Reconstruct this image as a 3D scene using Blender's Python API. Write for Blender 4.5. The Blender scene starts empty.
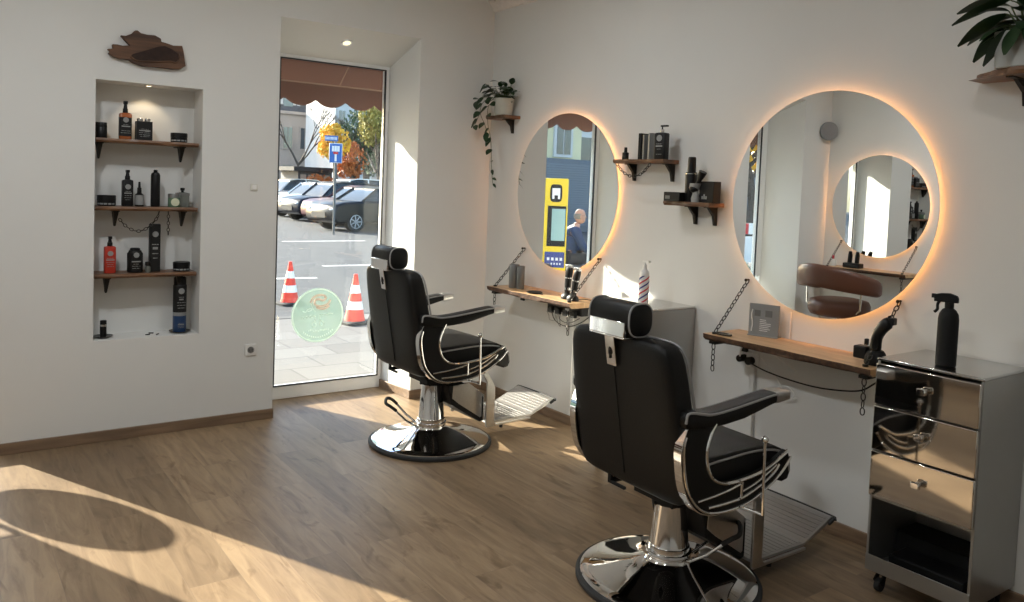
import bpy, bmesh, math, random
from mathutils import Vector, Matrix, Euler
R = math.radians
PI = math.pi
random.seed(7)
col = bpy.context.scene.collection

# ------------------------------------------------------------------ materials
def new_mat(name):
    m = bpy.data.materials.new(name); m.use_nodes = True
    return m, m.node_tree, m.node_tree.nodes['Principled BSDF']
def mat(name, c, rough=.5, metal=0., noise=0., nscale=20., bump=0., spec=.5, coat=0., emit=None, estr=0., sheen=0.):
    m, nt, b = new_mat(name)
    b.inputs['Base Color'].default_value = (*c, 1)
    b.inputs['Roughness'].default_value = rough
    b.inputs['Metallic'].default_value = metal
    b.inputs['Specular IOR Level'].default_value = spec
    b.inputs['Coat Weight'].default_value = coat
    if emit:
        b.inputs['Emission Color'].default_value = (*emit, 1); b.inputs['Emission Strength'].default_value = estr
    if noise or bump:
        tc = nt.nodes.new('ShaderNodeTexCoord'); n = nt.nodes.new('ShaderNodeTexNoise')
        n.inputs['Scale'].default_value = nscale; n.inputs['Detail'].default_value = 5
        nt.links.new(tc.outputs['Object'], n.inputs['Vector'])
        if noise:
            r = nt.nodes.new('ShaderNodeValToRGB')
            r.color_ramp.elements[0].position = .3; r.color_ramp.elements[1].position = .7
            r.color_ramp.elements[0].color = (*[x*(1-noise) for x in c], 1)
            r.color_ramp.elements[1].color = (*[min(1, x*(1+noise)) for x in c], 1)
            nt.links.new(n.outputs['Fac'], r.inputs['Fac']); nt.links.new(r.outputs['Color'], b.inputs['Base Color'])
        if bump:
            bp = nt.nodes.new('ShaderNodeBump'); bp.inputs['Strength'].default_value = bump; bp.inputs['Distance'].default_value = .01
            nt.links.new(n.outputs['Fac'], bp.inputs['Height']); nt.links.new(bp.outputs['Normal'], b.inputs['Normal'])
    return m

def wood_mat(name, c0, c1, scale=(1, 1, 1), rough=.45, along='Y', ring=9.):
    m, nt, b = new_mat(name)
    tc = nt.nodes.new('ShaderNodeTexCoord'); mp = nt.nodes.new('ShaderNodeMapping')
    s = {'X': (1.2, 14, 14), 'Y': (14, 1.2, 14), 'Z': (14, 14, 1.2)}[along]
    mp.inputs['Scale'].default_value = [a*q for a, q in zip(s, scale)]
    nt.links.new(tc.outputs['Object'], mp.inputs['Vector'])
    n = nt.nodes.new('ShaderNodeTexNoise'); n.inputs['Scale'].default_value = 1.6; n.inputs['Detail'].default_value = 8
    n.inputs['Distortion'].default_value = 1.2
    nt.links.new(mp.outputs[0], n.inputs['Vector'])
    r = nt.nodes.new('ShaderNodeValToRGB'); e = r.color_ramp.elements
    e[0].position = .32; e[0].color = (*c0, 1); e[1].position = .66; e[1].color = (*c1, 1)
    nt.links.new(n.outputs['Fac'], r.inputs['Fac']); nt.links.new(r.outputs['Color'], b.inputs['Base Color'])
    b.inputs['Roughness'].default_value = rough
    bp = nt.nodes.new('ShaderNodeBump'); bp.inputs['Strength'].default_value = .15; bp.inputs['Distance'].default_value = .005
    nt.links.new(n.outputs['Fac'], bp.inputs['Height']); nt.links.new(bp.outputs['Normal'], b.inputs['Normal'])
    return m

def floor_mat():
    m, nt, b = new_mat('oak_planks')
    N = nt.nodes.new; L = nt.links.new
    tc = N('ShaderNodeTexCoord'); mp = N('ShaderNodeMapping'); mp.inputs['Rotation'].default_value = (0, 0, R(90))
    L(tc.outputs['Object'], mp.inputs['Vector'])
    br = N('ShaderNodeTexBrick'); br.offset = .37; br.inputs['Scale'].default_value = 1
    br.inputs['Brick Width'].default_value = 1.29; br.inputs['Row Height'].default_value = .194
    br.inputs['Mortar Size'].default_value = .0011; br.inputs['Mortar Smooth'].default_value = .3; br.inputs['Bias'].default_value = 0
    br.inputs['Color1'].default_value = (0, 0, 0, 1); br.inputs['Color2'].default_value = (1, 1, 1, 1); br.inputs['Mortar'].default_value = (.5, .5, .5, 1)
    L(mp.outputs[0], br.inputs['Vector'])
    # grain, shifted per plank
    sep = N('ShaderNodeVectorMath'); sep.operation = 'SCALE'; sep.inputs['Scale'].default_value = 7.3
    L(br.outputs['Color'], sep.inputs[0])
    add = N('ShaderNodeVectorMath'); add.operation = 'ADD'; L(mp.outputs[0], add.inputs[0]); L(sep.outputs[0], add.inputs[1])
    m2 = N('ShaderNodeMapping'); m2.inputs['Scale'].default_value = (1.5, 11, 1); L(add.outputs[0], m2.inputs['Vector'])
    n1 = N('ShaderNodeTexNoise'); n1.inputs['Scale'].default_value = 1.5; n1.inputs['Detail'].default_value = 9; n1.inputs['Roughness'].default_value = .62; n1.inputs['Distortion'].default_value = .9
    L(m2.outputs[0], n1.inputs['Vector'])
    r1 = N('ShaderNodeValToRGB'); e = r1.color_ramp.elements
    e[0].position = .25; e[0].color = (.150, .100, .060, 1); e[1].position = .75; e[1].color = (.315, .228, .140, 1)
    k = r1.color_ramp.elements.new(.5); k.color = (.235, .164, .099, 1)
    L(n1.outputs['Fac'], r1.inputs['Fac'])
    # knots and cracks
    m3 = N('ShaderNodeMapping'); m3.inputs['Scale'].default_value = (1.6, 5, 1); L(add.outputs[0], m3.inputs['Vector'])
    n2 = N('ShaderNodeTexNoise'); n2.inputs['Scale'].default_value = 1.3; n2.inputs['Detail'].default_value = 6; n2.inputs['Distortion'].default_value = 2.5
    L(m3.outputs[0], n2.inputs['Vector'])
    r2 = N('ShaderNodeValToRGB'); e = r2.color_ramp.elements
    e[0].position = .30; e[0].color = (.45, .38, .31, 1); e[1].position = .42; e[1].color = (1, 1, 1, 1)
    L(n2.outputs['Fac'], r2.inputs['Fac'])
    mul = N('ShaderNodeMixRGB'); mul.blend_type = 'MULTIPLY'; mul.inputs['Fac'].default_value = .6
    L(r1.outputs['Color'], mul.inputs['Color1']); L(r2.outputs['Color'], mul.inputs['Color2'])
    # plank tone
    r3 = N('ShaderNodeValToRGB'); e = r3.color_ramp.elements
    e[0].position = 0; e[0].color = (.78, .75, .72, 1); e[1].position = 1; e[1].color = (1.16, 1.14, 1.11, 1)
    L(br.outputs['Color'], r3.inputs['Fac'])
    mu2 = N('ShaderNodeMixRGB'); mu2.blend_type = 'MULTIPLY'; mu2.inputs['Fac'].default_value = 1
    L(mul.outputs['Color'], mu2.inputs['Color1']); L(r3.outputs['Color'], mu2.inputs['Color2'])
    mx = N('ShaderNodeMixRGB'); L(br.outputs['Fac'], mx.inputs['Fac']); L(mu2.outputs['Color'], mx.inputs['Color1']); mx.inputs['Color2'].default_value = (.20, .14, .09, 1)
    L(mx.outputs['Color'], b.inputs['Base Color'])
    b.inputs['Roughness'].default_value = .46; b.inputs['Specular IOR Level'].default_value = .38
    bp = N('ShaderNodeBump'); bp.inputs['Strength'].default_value = .12; bp.inputs['Distance'].default_value = .004
    L(n1.outputs['Fac'], bp.inputs['Height']); L(bp.outputs['Normal'], b.inputs['Normal'])
    return m

def glass_mat(name='window_glass', tint=(.93, .96, .96), refl=1.):
    m = bpy.data.materials.new(name); m.use_nodes = True; nt = m.node_tree; nt.nodes.clear()
    o = nt.nodes.new('ShaderNodeOutputMaterial'); t = nt.nodes.new('ShaderNodeBsdfTransparent'); g = nt.nodes.new('ShaderNodeBsdfGlossy')
    t.inputs[0].default_value = (*tint, 1); g.inputs['Roughness'].default_value = .01
    f = nt.nodes.new('ShaderNodeFresnel'); ge = nt.nodes.new('ShaderNodeNewGeometry'); mr = nt.nodes.new('ShaderNodeMapRange')
    mr.inputs['To Min'].default_value = 1.5; mr.inputs['To Max'].default_value = 1/1.5     # same reflectance from either side of the pane
    nt.links.new(ge.outputs['Backfacing'], mr.inputs['Value']); nt.links.new(mr.outputs[0], f.inputs['IOR'])
    mx = nt.nodes.new('ShaderNodeMixShader')
    nt.links.new(f.outputs[0], mx.inputs[0]); nt.links.new(t.outputs[0], mx.inputs[1]); nt.links.new(g.outputs[0], mx.inputs[2])
    nt.links.new(mx.outputs[0], o.inputs[0]); return m

def film_mat(name, c, alpha, trl=.12):
    """thin frosted foil: partly see-through, partly diffuse"""
    m = bpy.data.materials.new(name); m.use_nodes = True; nt = m.node_tree; nt.nodes.clear()
    o = nt.nodes.new('ShaderNodeOutputMaterial'); t = nt.nodes.new('ShaderNodeBsdfTransparent')
    d = nt.nodes.new('ShaderNodeBsdfDiffuse'); tr = nt.nodes.new('ShaderNodeBsdfTranslucent')
    for q in (d, tr): q.inputs[0].default_value = (*c, 1)
    a = nt.nodes.new('ShaderNodeMixShader'); a.inputs[0].default_value = trl
    b = nt.nodes.new('ShaderNodeMixShader'); b.inputs[0].default_value = alpha
    nt.links.new(d.outputs[0], a.inputs[1]); nt.links.new(tr.outputs[0], a.inputs[2])
    nt.links.new(t.outputs[0], b.inputs[1]); nt.links.new(a.outputs[0], b.inputs[2]); nt.links.new(b.outputs[0], o.inputs[0]); return m

def tile_mat():
    m, nt, b = new_mat('pavement_slabs')
    tc = nt.nodes.new('ShaderNodeTexCoord'); mp = nt.nodes.new('ShaderNodeMapping'); mp.inputs['Rotation'].default_value = (0, 0, R(0))
    nt.links.new(tc.outputs['Object'], mp.inputs[0])
    br = nt.nodes.new('ShaderNodeTexBrick'); br.inputs['Scale'].default_value = 1; br.inputs['Brick Width'].default_value = .6; br.inputs['Row Height'].default_value = .4
    br.inputs['Mortar Size'].default_value = .008
    br.inputs['Color1'].default_value = (.115, .110, .105, 1); br.inputs['Color2'].default_value = (.155, .150, .143, 1); br.inputs['Mortar'].default_value = (.075, .072, .07, 1)
    nt.links.new(mp.outputs[0], br.inputs['Vector']); nt.links.new(br.outputs['Color'], b.inputs['Base Color'])
    b.inputs['Roughness'].default_value = .85
    return m

M = dict(
    wall=mat('wall_paint', (.700, .700, .676), .9, noise=.012, nscale=3, bump=.03),
    ceil=mat('ceiling_paint', (.75, .745, .73), .9, noise=.01, nscale=3),
    stucco=mat('stucco_white', (.72, .715, .70), .8, noise=.04, nscale=30, bump=.5),
    floor=floor_mat(),
    base=wood_mat('skirting_oak', (.15, .095, .058), (.25, .165, .10), along='X', rough=.5),
    base_y=wood_mat('skirting_oak_side', (.15, .095, .058), (.25, .165, .10), along='Y', rough=.5),
    white=mat('white_frame', (.80, .80, .79), .35),
    gasket=mat('rubber_gasket', (.015, .015, .018), .5),
    glass=glass_mat(),
    foil=film_mat('frosted_foil', (.42, .56, .51), .55),
    foil2=film_mat('frosted_foil_dense', (.50, .68, .62), .93),
    foilw=mat('foil_white_print', (.80, .83, .80), .6),
    foilp=mat('foil_beige_print', (.70, .52, .44), .6),
    tabletop=wood_mat('oak_ledge', (.38, .22, .105), (.62, .40, .21), along='Y', rough=.38),
    bark=mat('live_edge_bark', (.075, .035, .018), .8, noise=.5, nscale=40, bump=.6),
    shelfx=wood_mat('walnut_shelf', (.075, .034, .016), (.20, .10, .048), along='X', rough=.4),
    shelfy=wood_mat('walnut_shelf_side', (.075, .034, .016), (.20, .10, .048), along='Y', rough=.4),
    drift=wood_mat('driftwood', (.04, .017, .008), (.135, .062, .027), along='X', rough=.6, scale=(1, 2, 1)),
    driftd=mat('driftwood_hollow', (.025, .01, .005), .8, noise=.4, nscale=25, bump=.5),
    iron=mat('black_iron', (.018, .017, .016), .45, metal=.6),
    chain=mat('dark_chain', (.05, .045, .04), .35, metal=.85),
    blk=mat('black_plastic', (.006, .006, .0065), .38, spec=.3),
    blkm=mat('black_matte', (.008, .008, .008), .65, spec=.25),
    leather=mat('black_leather', (.0045, .0044, .0042), .46, nscale=160, bump=.10, spec=.28),
    piping=mat('grey_piping', (.33, .33, .33), .35, metal=.3),
    chrome=mat('chrome', (.82, .82, .82), .06, metal=1.),
    chromeb=mat('chrome_base', (.80, .80, .80), .035, metal=1.),
    brushed=mat('brushed_metal', (.62, .61, .60), .30, metal=1., noise=.05, nscale=80),
    alu=mat('ribbed_aluminium', (.52, .51, .50), .36, metal=.9),
    steel=mat('mirror_steel', (.60, .57, .53), .055, metal=1., noise=.02, nscale=2),
    steelside=mat('steel_side', (.40, .40, .385), .33, metal=.85, noise=.03, nscale=4), steeltop=mat('steel_top', (.55, .55, .54), .16, metal=1.),
    mirror=mat('mirror_glass', (.90, .915, .91), .0, metal=1.),
    mback=mat('mirror_back', (.6, .6, .6), .6),
    led=mat('warm_led', (1, .7, .45), .5, emit=(1., .47, .17), estr=11.),
    gum=mat('rubber', (.02, .02, .02), .75),
    tan=mat('brown_leather', (.10, .036, .020), .38, nscale=120, bump=.1, noise=.08),
    pot=mat('pale_pot', (.46, .45, .39), .6, noise=.03, nscale=10),
    potw=mat('grey_white_pot', (.45, .46, .44), .55),
    soil=mat('soil', (.03, .02, .012), .95),
    leafd=mat('dark_leaf', (.018, .045, .016), .42, noise=.3, nscale=12),
    leafg=mat('fresh_leaf', (.055, .115, .02), .42, noise=.3, nscale=12),
    stem=mat('plant_stem', (.08, .11, .04), .6),
    redp=mat('red_bottle', (.42, .03, .015), .3),
    amber=mat('amber_bottle', (.34, .10, .03), .22),
    amberd=mat('amber_liquid', (.045, .018, .01), .25),
    label=mat('label_black', (.010, .010, .010), .5, spec=.3),
    ink=mat('label_white_ink', (.26, .265, .26), .6),
    silv=mat('silver_cap', (.55, .55, .55), .25, metal=.9),
    blue=mat('blue_can', (.012, .045, .13), .3),
    greenj=mat('green_glass_jar', (.12, .20, .13), .2),
    clear=mat('smoky_glass', (.16, .17, .15), .12, spec=.8),
    cream=mat('cream_label', (.55, .58, .42), .6),
    grey=mat('grey_box', (.16, .16, .155), .55),
    greyl=mat('holder_grey', (.30, .31, .31), .35, metal=.3),
    gun=mat('gunmetal', (.20, .20, .195), .38, metal=.6),
    plate_b=mat('dark_plate', (.04, .035, .03), .25),
    wplastic=mat('white_plastic', (.78, .77, .74), .35),
    ivory=mat('switch_ivory', (.64, .63, .58), .4),
    red=mat('stripe_red', (.55, .03, .05), .35),
    navy=mat('stripe_navy', (.02, .04, .22), .35),
    disc=mat('speaker_grille', (.24, .24, .245), .7, bump=.3, nscale=200),
    lampw=mat('lamp_glow_warm', (1, .9, .7), .5, emit=(1, .80, .52), estr=9),
    lampd=mat('lamp_dim', (.6, .55, .4), .4, emit=(1, .85, .5), estr=1.2),
    lamp=mat('fill_lamp_glow', (1, 1, 1), .5, emit=(1, .96, .90), estr=14),
    awn=mat('awning_fabric', (.10, .040, .026), .85),
    awns=mat('awning_seam', (.25, .17, .12), .8),
    asphalt=mat('asphalt', (.040, .044, .050), .85, noise=.18, nscale=3, bump=.1),
    paint=mat('road_paint', (.62, .62, .60), .8),
    slab=tile_mat(), kerb=mat('kerb_stone', (.08, .08, .08), .85, noise=.1),
    cone_o=mat('cone_red', (.75, .045, .02), .45), cone_w=mat('cone_white', (.82, .82, .80), .45),
    signb=mat('sign_blue', (.02, .12, .42), .4), signw=mat('sign_white', (.82, .82, .82), .4), signr=mat('sign_red', (.6, .02, .02), .4),
    galv=mat('galvanised', (.12, .125, .13), .5, metal=.4),
    car_k=mat('car_black', (.005, .006, .009), .3, spec=.3), car_w=mat('car_white', (.72, .73, .74), .18, coat=1.),
    car_g=mat('car_silver', (.42, .44, .46), .2, metal=.4, coat=1.), car_r=mat('car_maroon', (.06, .014, .022), .3, spec=.3),
    car_n=mat('car_navy', (.008, .011, .022), .3, spec=.3),
    cglass=mat('car_glass', (.02, .028, .035), .12, spec=.35), tyre=mat('tyre', (.015, .015, .015), .8), lightc=mat('headlight', (.7, .72, .74), .12),
    facw=mat('facade_white', (.55, .55, .55), .9, noise=.03, nscale=1), facp=mat('facade_greige', (.40, .345, .31), .9, noise=.05, nscale=1),
    facy=mat('facade_pale_yellow', (.62, .58, .38), .9, noise=.03, nscale=1), facs=mat('shutter_slat', (.17, .20, .24), .7), facb=mat('facade_slate_blue', (.12, .145, .18), .7, noise=.08, nscale=2),
    roof=mat('slate_roof', (.07, .075, .09), .7, noise=.2, nscale=3), wing=mat('window_pane_dark', (.06, .075, .09), .1, spec=.8),
    yleaf=mat('yellow_leaves', (.72, .42, .03), .7, noise=.25, nscale=3), oleaf=mat('orange_leaves', (.42, .13, .03), .7, noise=.35, nscale=3),
    gleaf=mat('green_needles', (.05, .085, .035), .8, noise=.4, nscale=2), ygleaf=mat('olive_leaves', (.30, .27, .06), .7, noise=.35, nscale=3),
    trunk=mat('tree_bark', (.07, .055, .045), .9, noise=.3, nscale=8),
    yell=mat('machine_yellow', (.80, .56, .01), .4), screen=mat('machine_window', (.30, .46, .44), .15),
    skin=mat('skin', (.50, .27, .19), .5), bluej=mat('blue_jacket', (.022, .045, .12), .85, noise=.15, nscale=20), trou=mat('dark_trousers', (.03, .03, .04), .85),
    hair=mat('grey_hair', (.22, .20, .19), .8), metalr=mat('dark_bench', (.06, .06, .06), .6),
    redw=mat('barrier_red', (.6, .04, .04), .5),
)

# ------------------------------------------------------------------ mesh helpers
class MB:
    """collects shapes and links them as one mesh object"""
    def __init__(s): s.v = []; s.f = []; s.mi = []
    def _add(s, vs, fs, mi=0, mx=None):
        b = len(s.v)
        for p in vs:
            p = Vector(p)
            if mx is not None: p = mx @ p
            s.v.append(p)
        for f in fs: s.f.append([b+i for i in f]); s.mi.append(mi)
        return s
    def box(s, a, b, mi=0, mx=None):
        x0, y0, z0 = a; x1, y1, z1 = b
        return s._add([(x0,y0,z0),(x1,y0,z0),(x1,y1,z0),(x0,y1,z0),(x0,y0,z1),(x1,y0,z1),(x1,y1,z1),(x0,y1,z1)],
                      [(0,3,2,1),(4,5,6,7),(0,1,5,4),(1,2,6,5),(2,3,7,6),(3,0,4,7)], mi, mx)
    def loft(s, loops, mi=0, cap=True, mx=None, closed=False):
        n = len(loops[0]); vs = [p for l in loops for p in l]; fs = []
        k = len(loops)
        for i in range(k if closed else k-1):
            a = i*n; b = ((i+1) % k)*n
            for j in range(n):
                fs.append((a+j, a+(j+1) % n, b+(j+1) % n, b+j))
        if cap and not closed:
            fs.append(tuple(reversed(range(n)))); fs.append(tuple(range((k-1)*n, k*n)))
        return s._add(vs, fs, mi, mx)
    def lathe(s, prof, c=(0,0,0), n=32, mi=0, mx=None, cap=True):
        loops = [[(c[0]+r*math.cos(2*PI*j/n), c[1]+r*math.sin(2*PI*j/n), c[2]+z) for j in range(n)] for r, z in prof]
        return s.loft(loops, mi, cap, mx)
    def tube(s, pts, r, n=10, mi=0, closed=False, mx=None):
        pts = [Vector(p) for p in pts]; k = len(pts); rr = r if isinstance(r, (list, tuple)) else [r]*k
        loops = []; up = None
        for i, p in enumerate(pts):
            if closed: t = pts[(i+1) % k]-pts[i-1]
            else: t = pts[min(i+1, k-1)]-pts[max(i-1, 0)]
            t.normalize()
            if up is None:
                up = Vector((0,0,1)) if abs(t.z) < .9 else Vector((1,0,0))
            u = (up - t*up.dot(t)).normalized(); w = t.cross(u); up = u
            loops.append([p + (u*math.cos(2*PI*j/n)+w*math.sin(2*PI*j/n))*rr[i] for j in range(n)])
        return s.loft(loops, mi, True, mx, closed)
    def cyl(s, a, b, r, r2=None, n=20, mi=0, mx=None): return s.tube([a, b], [r, r if r2 is None else r2], n, mi, mx=mx)
    def prism(s, poly, lo, hi, axis='z', mi=0, mx=None):
        def P(p, h): return {'z': (p[0], p[1], h), 'y': (p[0], h, p[1]), 'x': (h, p[0], p[1])}[axis]
        return s.loft([[P(p, lo) for p in poly], [P(p, hi) for p in poly]], mi, True, mx)
    def sphere(s, c, r, n=16, m=8, mi=0, sc=(1,1,1), mx=None):
        loops = []
        for i in range(m+1):
            a = -PI/2+PI*i/m; q = max(math.cos(a), .002)
            loops.append([(c[0]+r*sc[0]*q*math.cos(2*PI*j/n), c[1]+r*sc[1]*q*math.sin(2*PI*j/n), c[2]+r*sc[2]*math.sin(a)) for j in range(n)])
        return s.loft(loops, mi, True, mx)
    def build(s, name, mats, parent=None, bevel=0., smooth=35, seg=2, sub=0, loc=None, rz=0.):
        me = bpy.data.meshes.new(name); me.from_pydata([tuple(v) for v in s.v], [], s.f)
        if not isinstance(mats, (list, tuple)): mats = [mats]
        for m in mats: me.materials.append(M[m] if isinstance(m, str) else m)
        for p, i in zip(me.polygons, s.mi): p.material_index = i
        bm = bmesh.new(); bm.from_mesh(me); bmesh.ops.recalc_face_normals(bm, faces=bm.faces); bm.to_mesh(me); bm.free()
        me.shade_smooth(); me.set_sharp_from_angle(angle=R(smooth))
        o = bpy.data.objects.new(name, me); col.objects.link(o)
        if parent is not None: o.parent = parent
        if loc is not None: o.location = loc
        if rz: o.rotation_euler.z = rz
        if bevel:
            b = o.modifiers.new('bevel', 'BEVEL'); b.width = bevel; b.segments = seg; b.limit_method = 'ANGLE'; b.angle_limit = R(40); b.harden_normals = False
        if sub:
            q = o.modifiers.new('sub', 'SUBSURF'); q.levels = sub; q.render_levels = sub
        return o
def circ(r, n=24, c=(0, 0), rx=1., ry=1.): return [(c[0]+r*rx*math.cos(2*PI*i/n), c[1]+r*ry*math.sin(2*PI*i/n)) for i in range(n)]
def rrect(hx, hy, p=5., n=32):
    out = []
    for i in range(n):
        t = 2*PI*i/n; c, s = math.cos(t), math.sin(t)
        out.append((hx*math.copysign(abs(c)**(2/p), c), hy*math.copysign(abs(s)**(2/p), s)))
    return out
def thing(name, label, cat, loc=(0, 0, 0), rz=0., group=None):
    o = bpy.data.objects.new(name, None); o.empty_display_size = .05; col.objects.link(o)
    o.location = loc; o.rotation_euler = (0, 0, rz); return tag(o, label, cat, group)
def tag(o, label, cat, group=None, kind=None):
    o['label'] = label; o['category'] = cat
    if group: o['group'] = group
    if kind: o['kind'] = kind
    return o
def struct(o): o['kind'] = 'structure'; return o
def lab(o, t): o['label'] = t; return o
def copy_tree(o, parent=None):
    c = o.copy(); col.objects.link(c)
    if parent is not None: c.parent = parent
    for ch in list(o.children): copy_tree(ch, c)
    return c
def bez(pts, n=8):
    """smooth curve through points (Catmull-Rom)"""
    pts = [Vector(p) for p in pts]; out = []
    q = [pts[0]*2-pts[1]]+pts+[pts[-1]*2-pts[-2]]
    for i in range(1, len(q)-2):
        for k in range(n):
            t = k/n; a, b, c, d = q[i-1], q[i], q[i+1], q[i+2]
            out.append(.5*((2*b)+(c-a)*t+(2*a-5*b+4*c-d)*t*t+(-a+3*b-3*c+d)*t**3))
    out.append(pts[-1]); return out
def chain_mb(path, L=.034, w=.010, r=.0026, mb=None):
    mb = mb or MB(); P = [Vector(p) for p in path]
    seg = [(P[i+1]-P[i]).length for i in range(len(P)-1)]; tot = sum(seg); step = L*.74; n = max(1, int(tot/step))
    def at(d):
        for i, q in enumerate(seg):
            if d <= q or i == len(seg)-1: return P[i]+(P[i+1]-P[i])*(min(d, q)/q), (P[i+1]-P[i]).normalized()
            d -= q
    for k in range(n):
        c, t = at((k+.5)*tot/n); up = Vector((0,0,1)) if abs(t.z) < .9 else Vector((0,1,0))
        u = (up-t*up.dot(t)).normalized(); v = t.cross(u)
        if k % 2: u = v
        pts = []
        for j in range(12):
            a = 2*PI*j/12; pts.append(c+t*(math.copysign(min(1, abs(math.cos(a))**.8), math.cos(a))*(L/2-r))+u*math.sin(a)*w)
        mb.tube(pts, r, 5, closed=True)
    return mb

# ------------------------------------------------------------------ the room
XB, YA, XC, YD, ZC = 3.40, 5.04, -1.06, -1.9, 3.02
YO = 5.52
W1 = (1.775, 2.783); W2 = (-.60, .272); ZL = 2.57
G1 = (1.915, 2.720); G2 = (-.437, .215)
NX = (.73, 1.309); NZ = (.583, 2.064); ND = .205

struct(MB().box((XC-.2, YD-.2, -.12), (XB+.2, YO-.02, 0)).build('floor', 'floor'))
struct(MB().box((XC-.2, YD-.2, ZC), (XB+.2, YO, ZC+.15)).build('ceiling', 'ceil'))
w = MB()
w.prism([(XC-.2, YA), (W2[0], YA), (G2[0]-.095, 5.46), (G2[0]-.095, YO), (XC-.2, YO)], 0, ZC)
w.box((W2[1], YA, 0), (NX[0], YO, ZC)); w.prism([(W2[1], YA), (W2[1]+.02, YO), (W2[1]-.02, YO), (W2[1]-.02, 5.46)], 0, ZC)
w.box((NX[0], YA, 0), (NX[1], YO, NZ[0])); w.box((NX[0], YA, NZ[1]), (NX[1], YO, ZC)); w.box((NX[0], YA+ND, NZ[0]), (NX[1], YO, NZ[1]))
w.prism([(NX[1], YA), (W1[0], YA), (G1[0]-.045, 5.46), (G1[0]-.045, YO), (NX[1], YO)], 0, ZC)
w.prism([(W1[1], YA), (XB+.2, YA), (XB+.2, YO), (G1[1]+.03, YO), (G1[1]+.03, 5.44)], 0, ZC)
for a, b in (W1, W2):
    w.prism([(YA, ZL), (5.44, 2.405), (YO, 2.405), (YO, ZC), (YA, ZC)], a, b, 'x')
    w.box((a, 5.46, -.12), (b, YO, .0))
struct(w.build('wall_back', 'wall', smooth=20))
struct(MB().box((XB, YD-.2, 0), (XB+.2, YA, ZC)).build('wall_right', 'wall'))
struct(MB().box((XC-.2, YD-.2, 0), (XC, YA, ZC)).build('wall_left', 'wall'))
struct(MB().box((XC, YD-.2, 0), (XB, YD, ZC)).build('wall_front', 'wall'))
# crown moulding along the mirror wall
cr = [(XB, 2.85), (XB-.015, 2.855), (XB-.03, 2.885), (XB-.06, 2.92), (XB-.095, 2.945), (XB-.115, 2.985), (XB-.135, 2.99), (XB-.135, ZC), (XB, ZC)]
cm = MB().prism(cr, YD, YA, 'y')
for i in range(46):
    cm.sphere((XB-.065, 4.98-i*.08, 2.915), .022, 8, 6, sc=(.8, 1.4, .8))
struct(cm.build('trim_1', 'stucco', smooth=30))
# skirting boards
bh = .062
def skirt(name, segs, m):
    b = MB()
    for p in segs: b.box(*p)
    return struct(b.build(name, m, bevel=.003))
skirt('baseboard_back', [((W2[1], YA-.015, 0), (W1[0]+.004, YA, bh))], 'base')
s = MB(); s.box((XC, YA-.015, 0), (W2[0], YA, bh)); s.box((W1[1], YA-.015, 0), (XB, YA, bh))
s.prism([(W1[1], YA-.015), (W1[1]-.014, YA-.015), (G1[1]+.014, 5.44), (G1[1]+.03, 5.44)], 0, bh)
struct(s.build('baseboard_back', 'base', bevel=.003))
skirt('baseboard_right', [((XB-.015, YD, 0), (XB, YA-.015, bh))], 'base_y')
skirt('baseboard_left', [((XC, YD, 0), (XC+.015, YA-.015, bh))], 'base_y')

# ------------------------------------------------------------------ windows
def strokes(mb, cx, cz, y, s, lines, r):
    for ln in lines:
        pts = bez([(cx+a*s, y, cz+b*s) for a, b in ln], 5) if len(ln) > 2 else [(cx+a*s, y, cz+b*s) for a, b in ln]
        mb.tube(pts, r, 5)
def sticker(parent, cx, cz, rad, y, foil='foil', rz=0.):
    ring = MB().prism(circ(rad, 64, (cx, cz)), y-.001, y+.001, 'y').build('round_sticker', foil, parent)
    lab(ring, 'round frosted green sticker with a swoosh, script, scissors and curved text')
    r = MB()
    r.loft([[(cx+q*math.cos(a*PI/32), yy, cz+q*math.sin(a*PI/32)) for q, yy in ((rad*.93, y-.003), (rad*.99, y-.003), (rad*.99, y-.0015), (rad*.93, y-.0015))] for a in range(64)], cap=False, closed=True)
    r.build('sticker_rim', film_w, ring)
    t = MB(); s = rad
    # script words, scissors handles, curved text under them
    strokes(t, cx, cz, y-.004, s, [
        [(-.60,.18),(-.48,.14),(-.42,.22),(-.34,.26),(-.24,.24),(-.30,.18),(-.40,.16)],
        [(-.62,-.08),(-.55,-.04),(-.50,-.08),(-.44,-.01),(-.38,-.07),(-.30,0),(-.24,-.06),(-.16,0),(-.10,-.05)],
        [(.10,.02),(.18,.0),(.25,.03),(.34,.01),(.42,.04),(.52,.04),(.58,.02)],
        [(-.30,.46),(-.22,.30),(-.12,.12)], [(-.14,.0),(-.10,-.14)], [(.06,.02),(.08,-.14)],
        [(-.14,-.24),(-.22,-.30),(-.20,-.40),(-.12,-.42),(-.07,-.34),(-.12,-.25),(-.14,-.16)],
        [(.10,-.18),(.16,-.22),(.22,-.30),(.17,-.38),(.09,-.37),(.07,-.28),(.10,-.18)]], s*.018)
    for k in range(13):      # small letters as short marks along two lines
        a = -.36+k*.062; t.box((cx+a*s, y-.005, cz-.60*s+((k*7) % 3-1)*.01*s+.10*s*abs(a)), (cx+(a+.038)*s, y-.003, cz-.555*s+.10*s*abs(a)+((k*5) % 3)*.012*s))
    for k in range(15):
        an = R(-132+k*6.2); q = .80
        x, z = cx+s*q*math.cos(an), cz+s*q*math.sin(an)
        t.box((x-.02*s, y-.005, z-.03*s), (x+.02*s, y-.003, z+.03*s))
    t.build('sticker_script', film_w, ring)
    u = MB()
    strokes(u, cx, cz, y-.0045, s, [[(-.30,.48),(-.20,.66),(0,.74),(.20,.72),(.28,.62),(.16,.54),(.02,.60),(-.12,.56),(-.14,.42),(.0,.34),(.20,.34),(.38,.42),(.46,.56)],
                                    [(-.08,.30),(.06,.24),(.26,.24),(.42,.34)]], s*.045)
    u.build('sticker_swoosh', film_p, ring)
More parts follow.
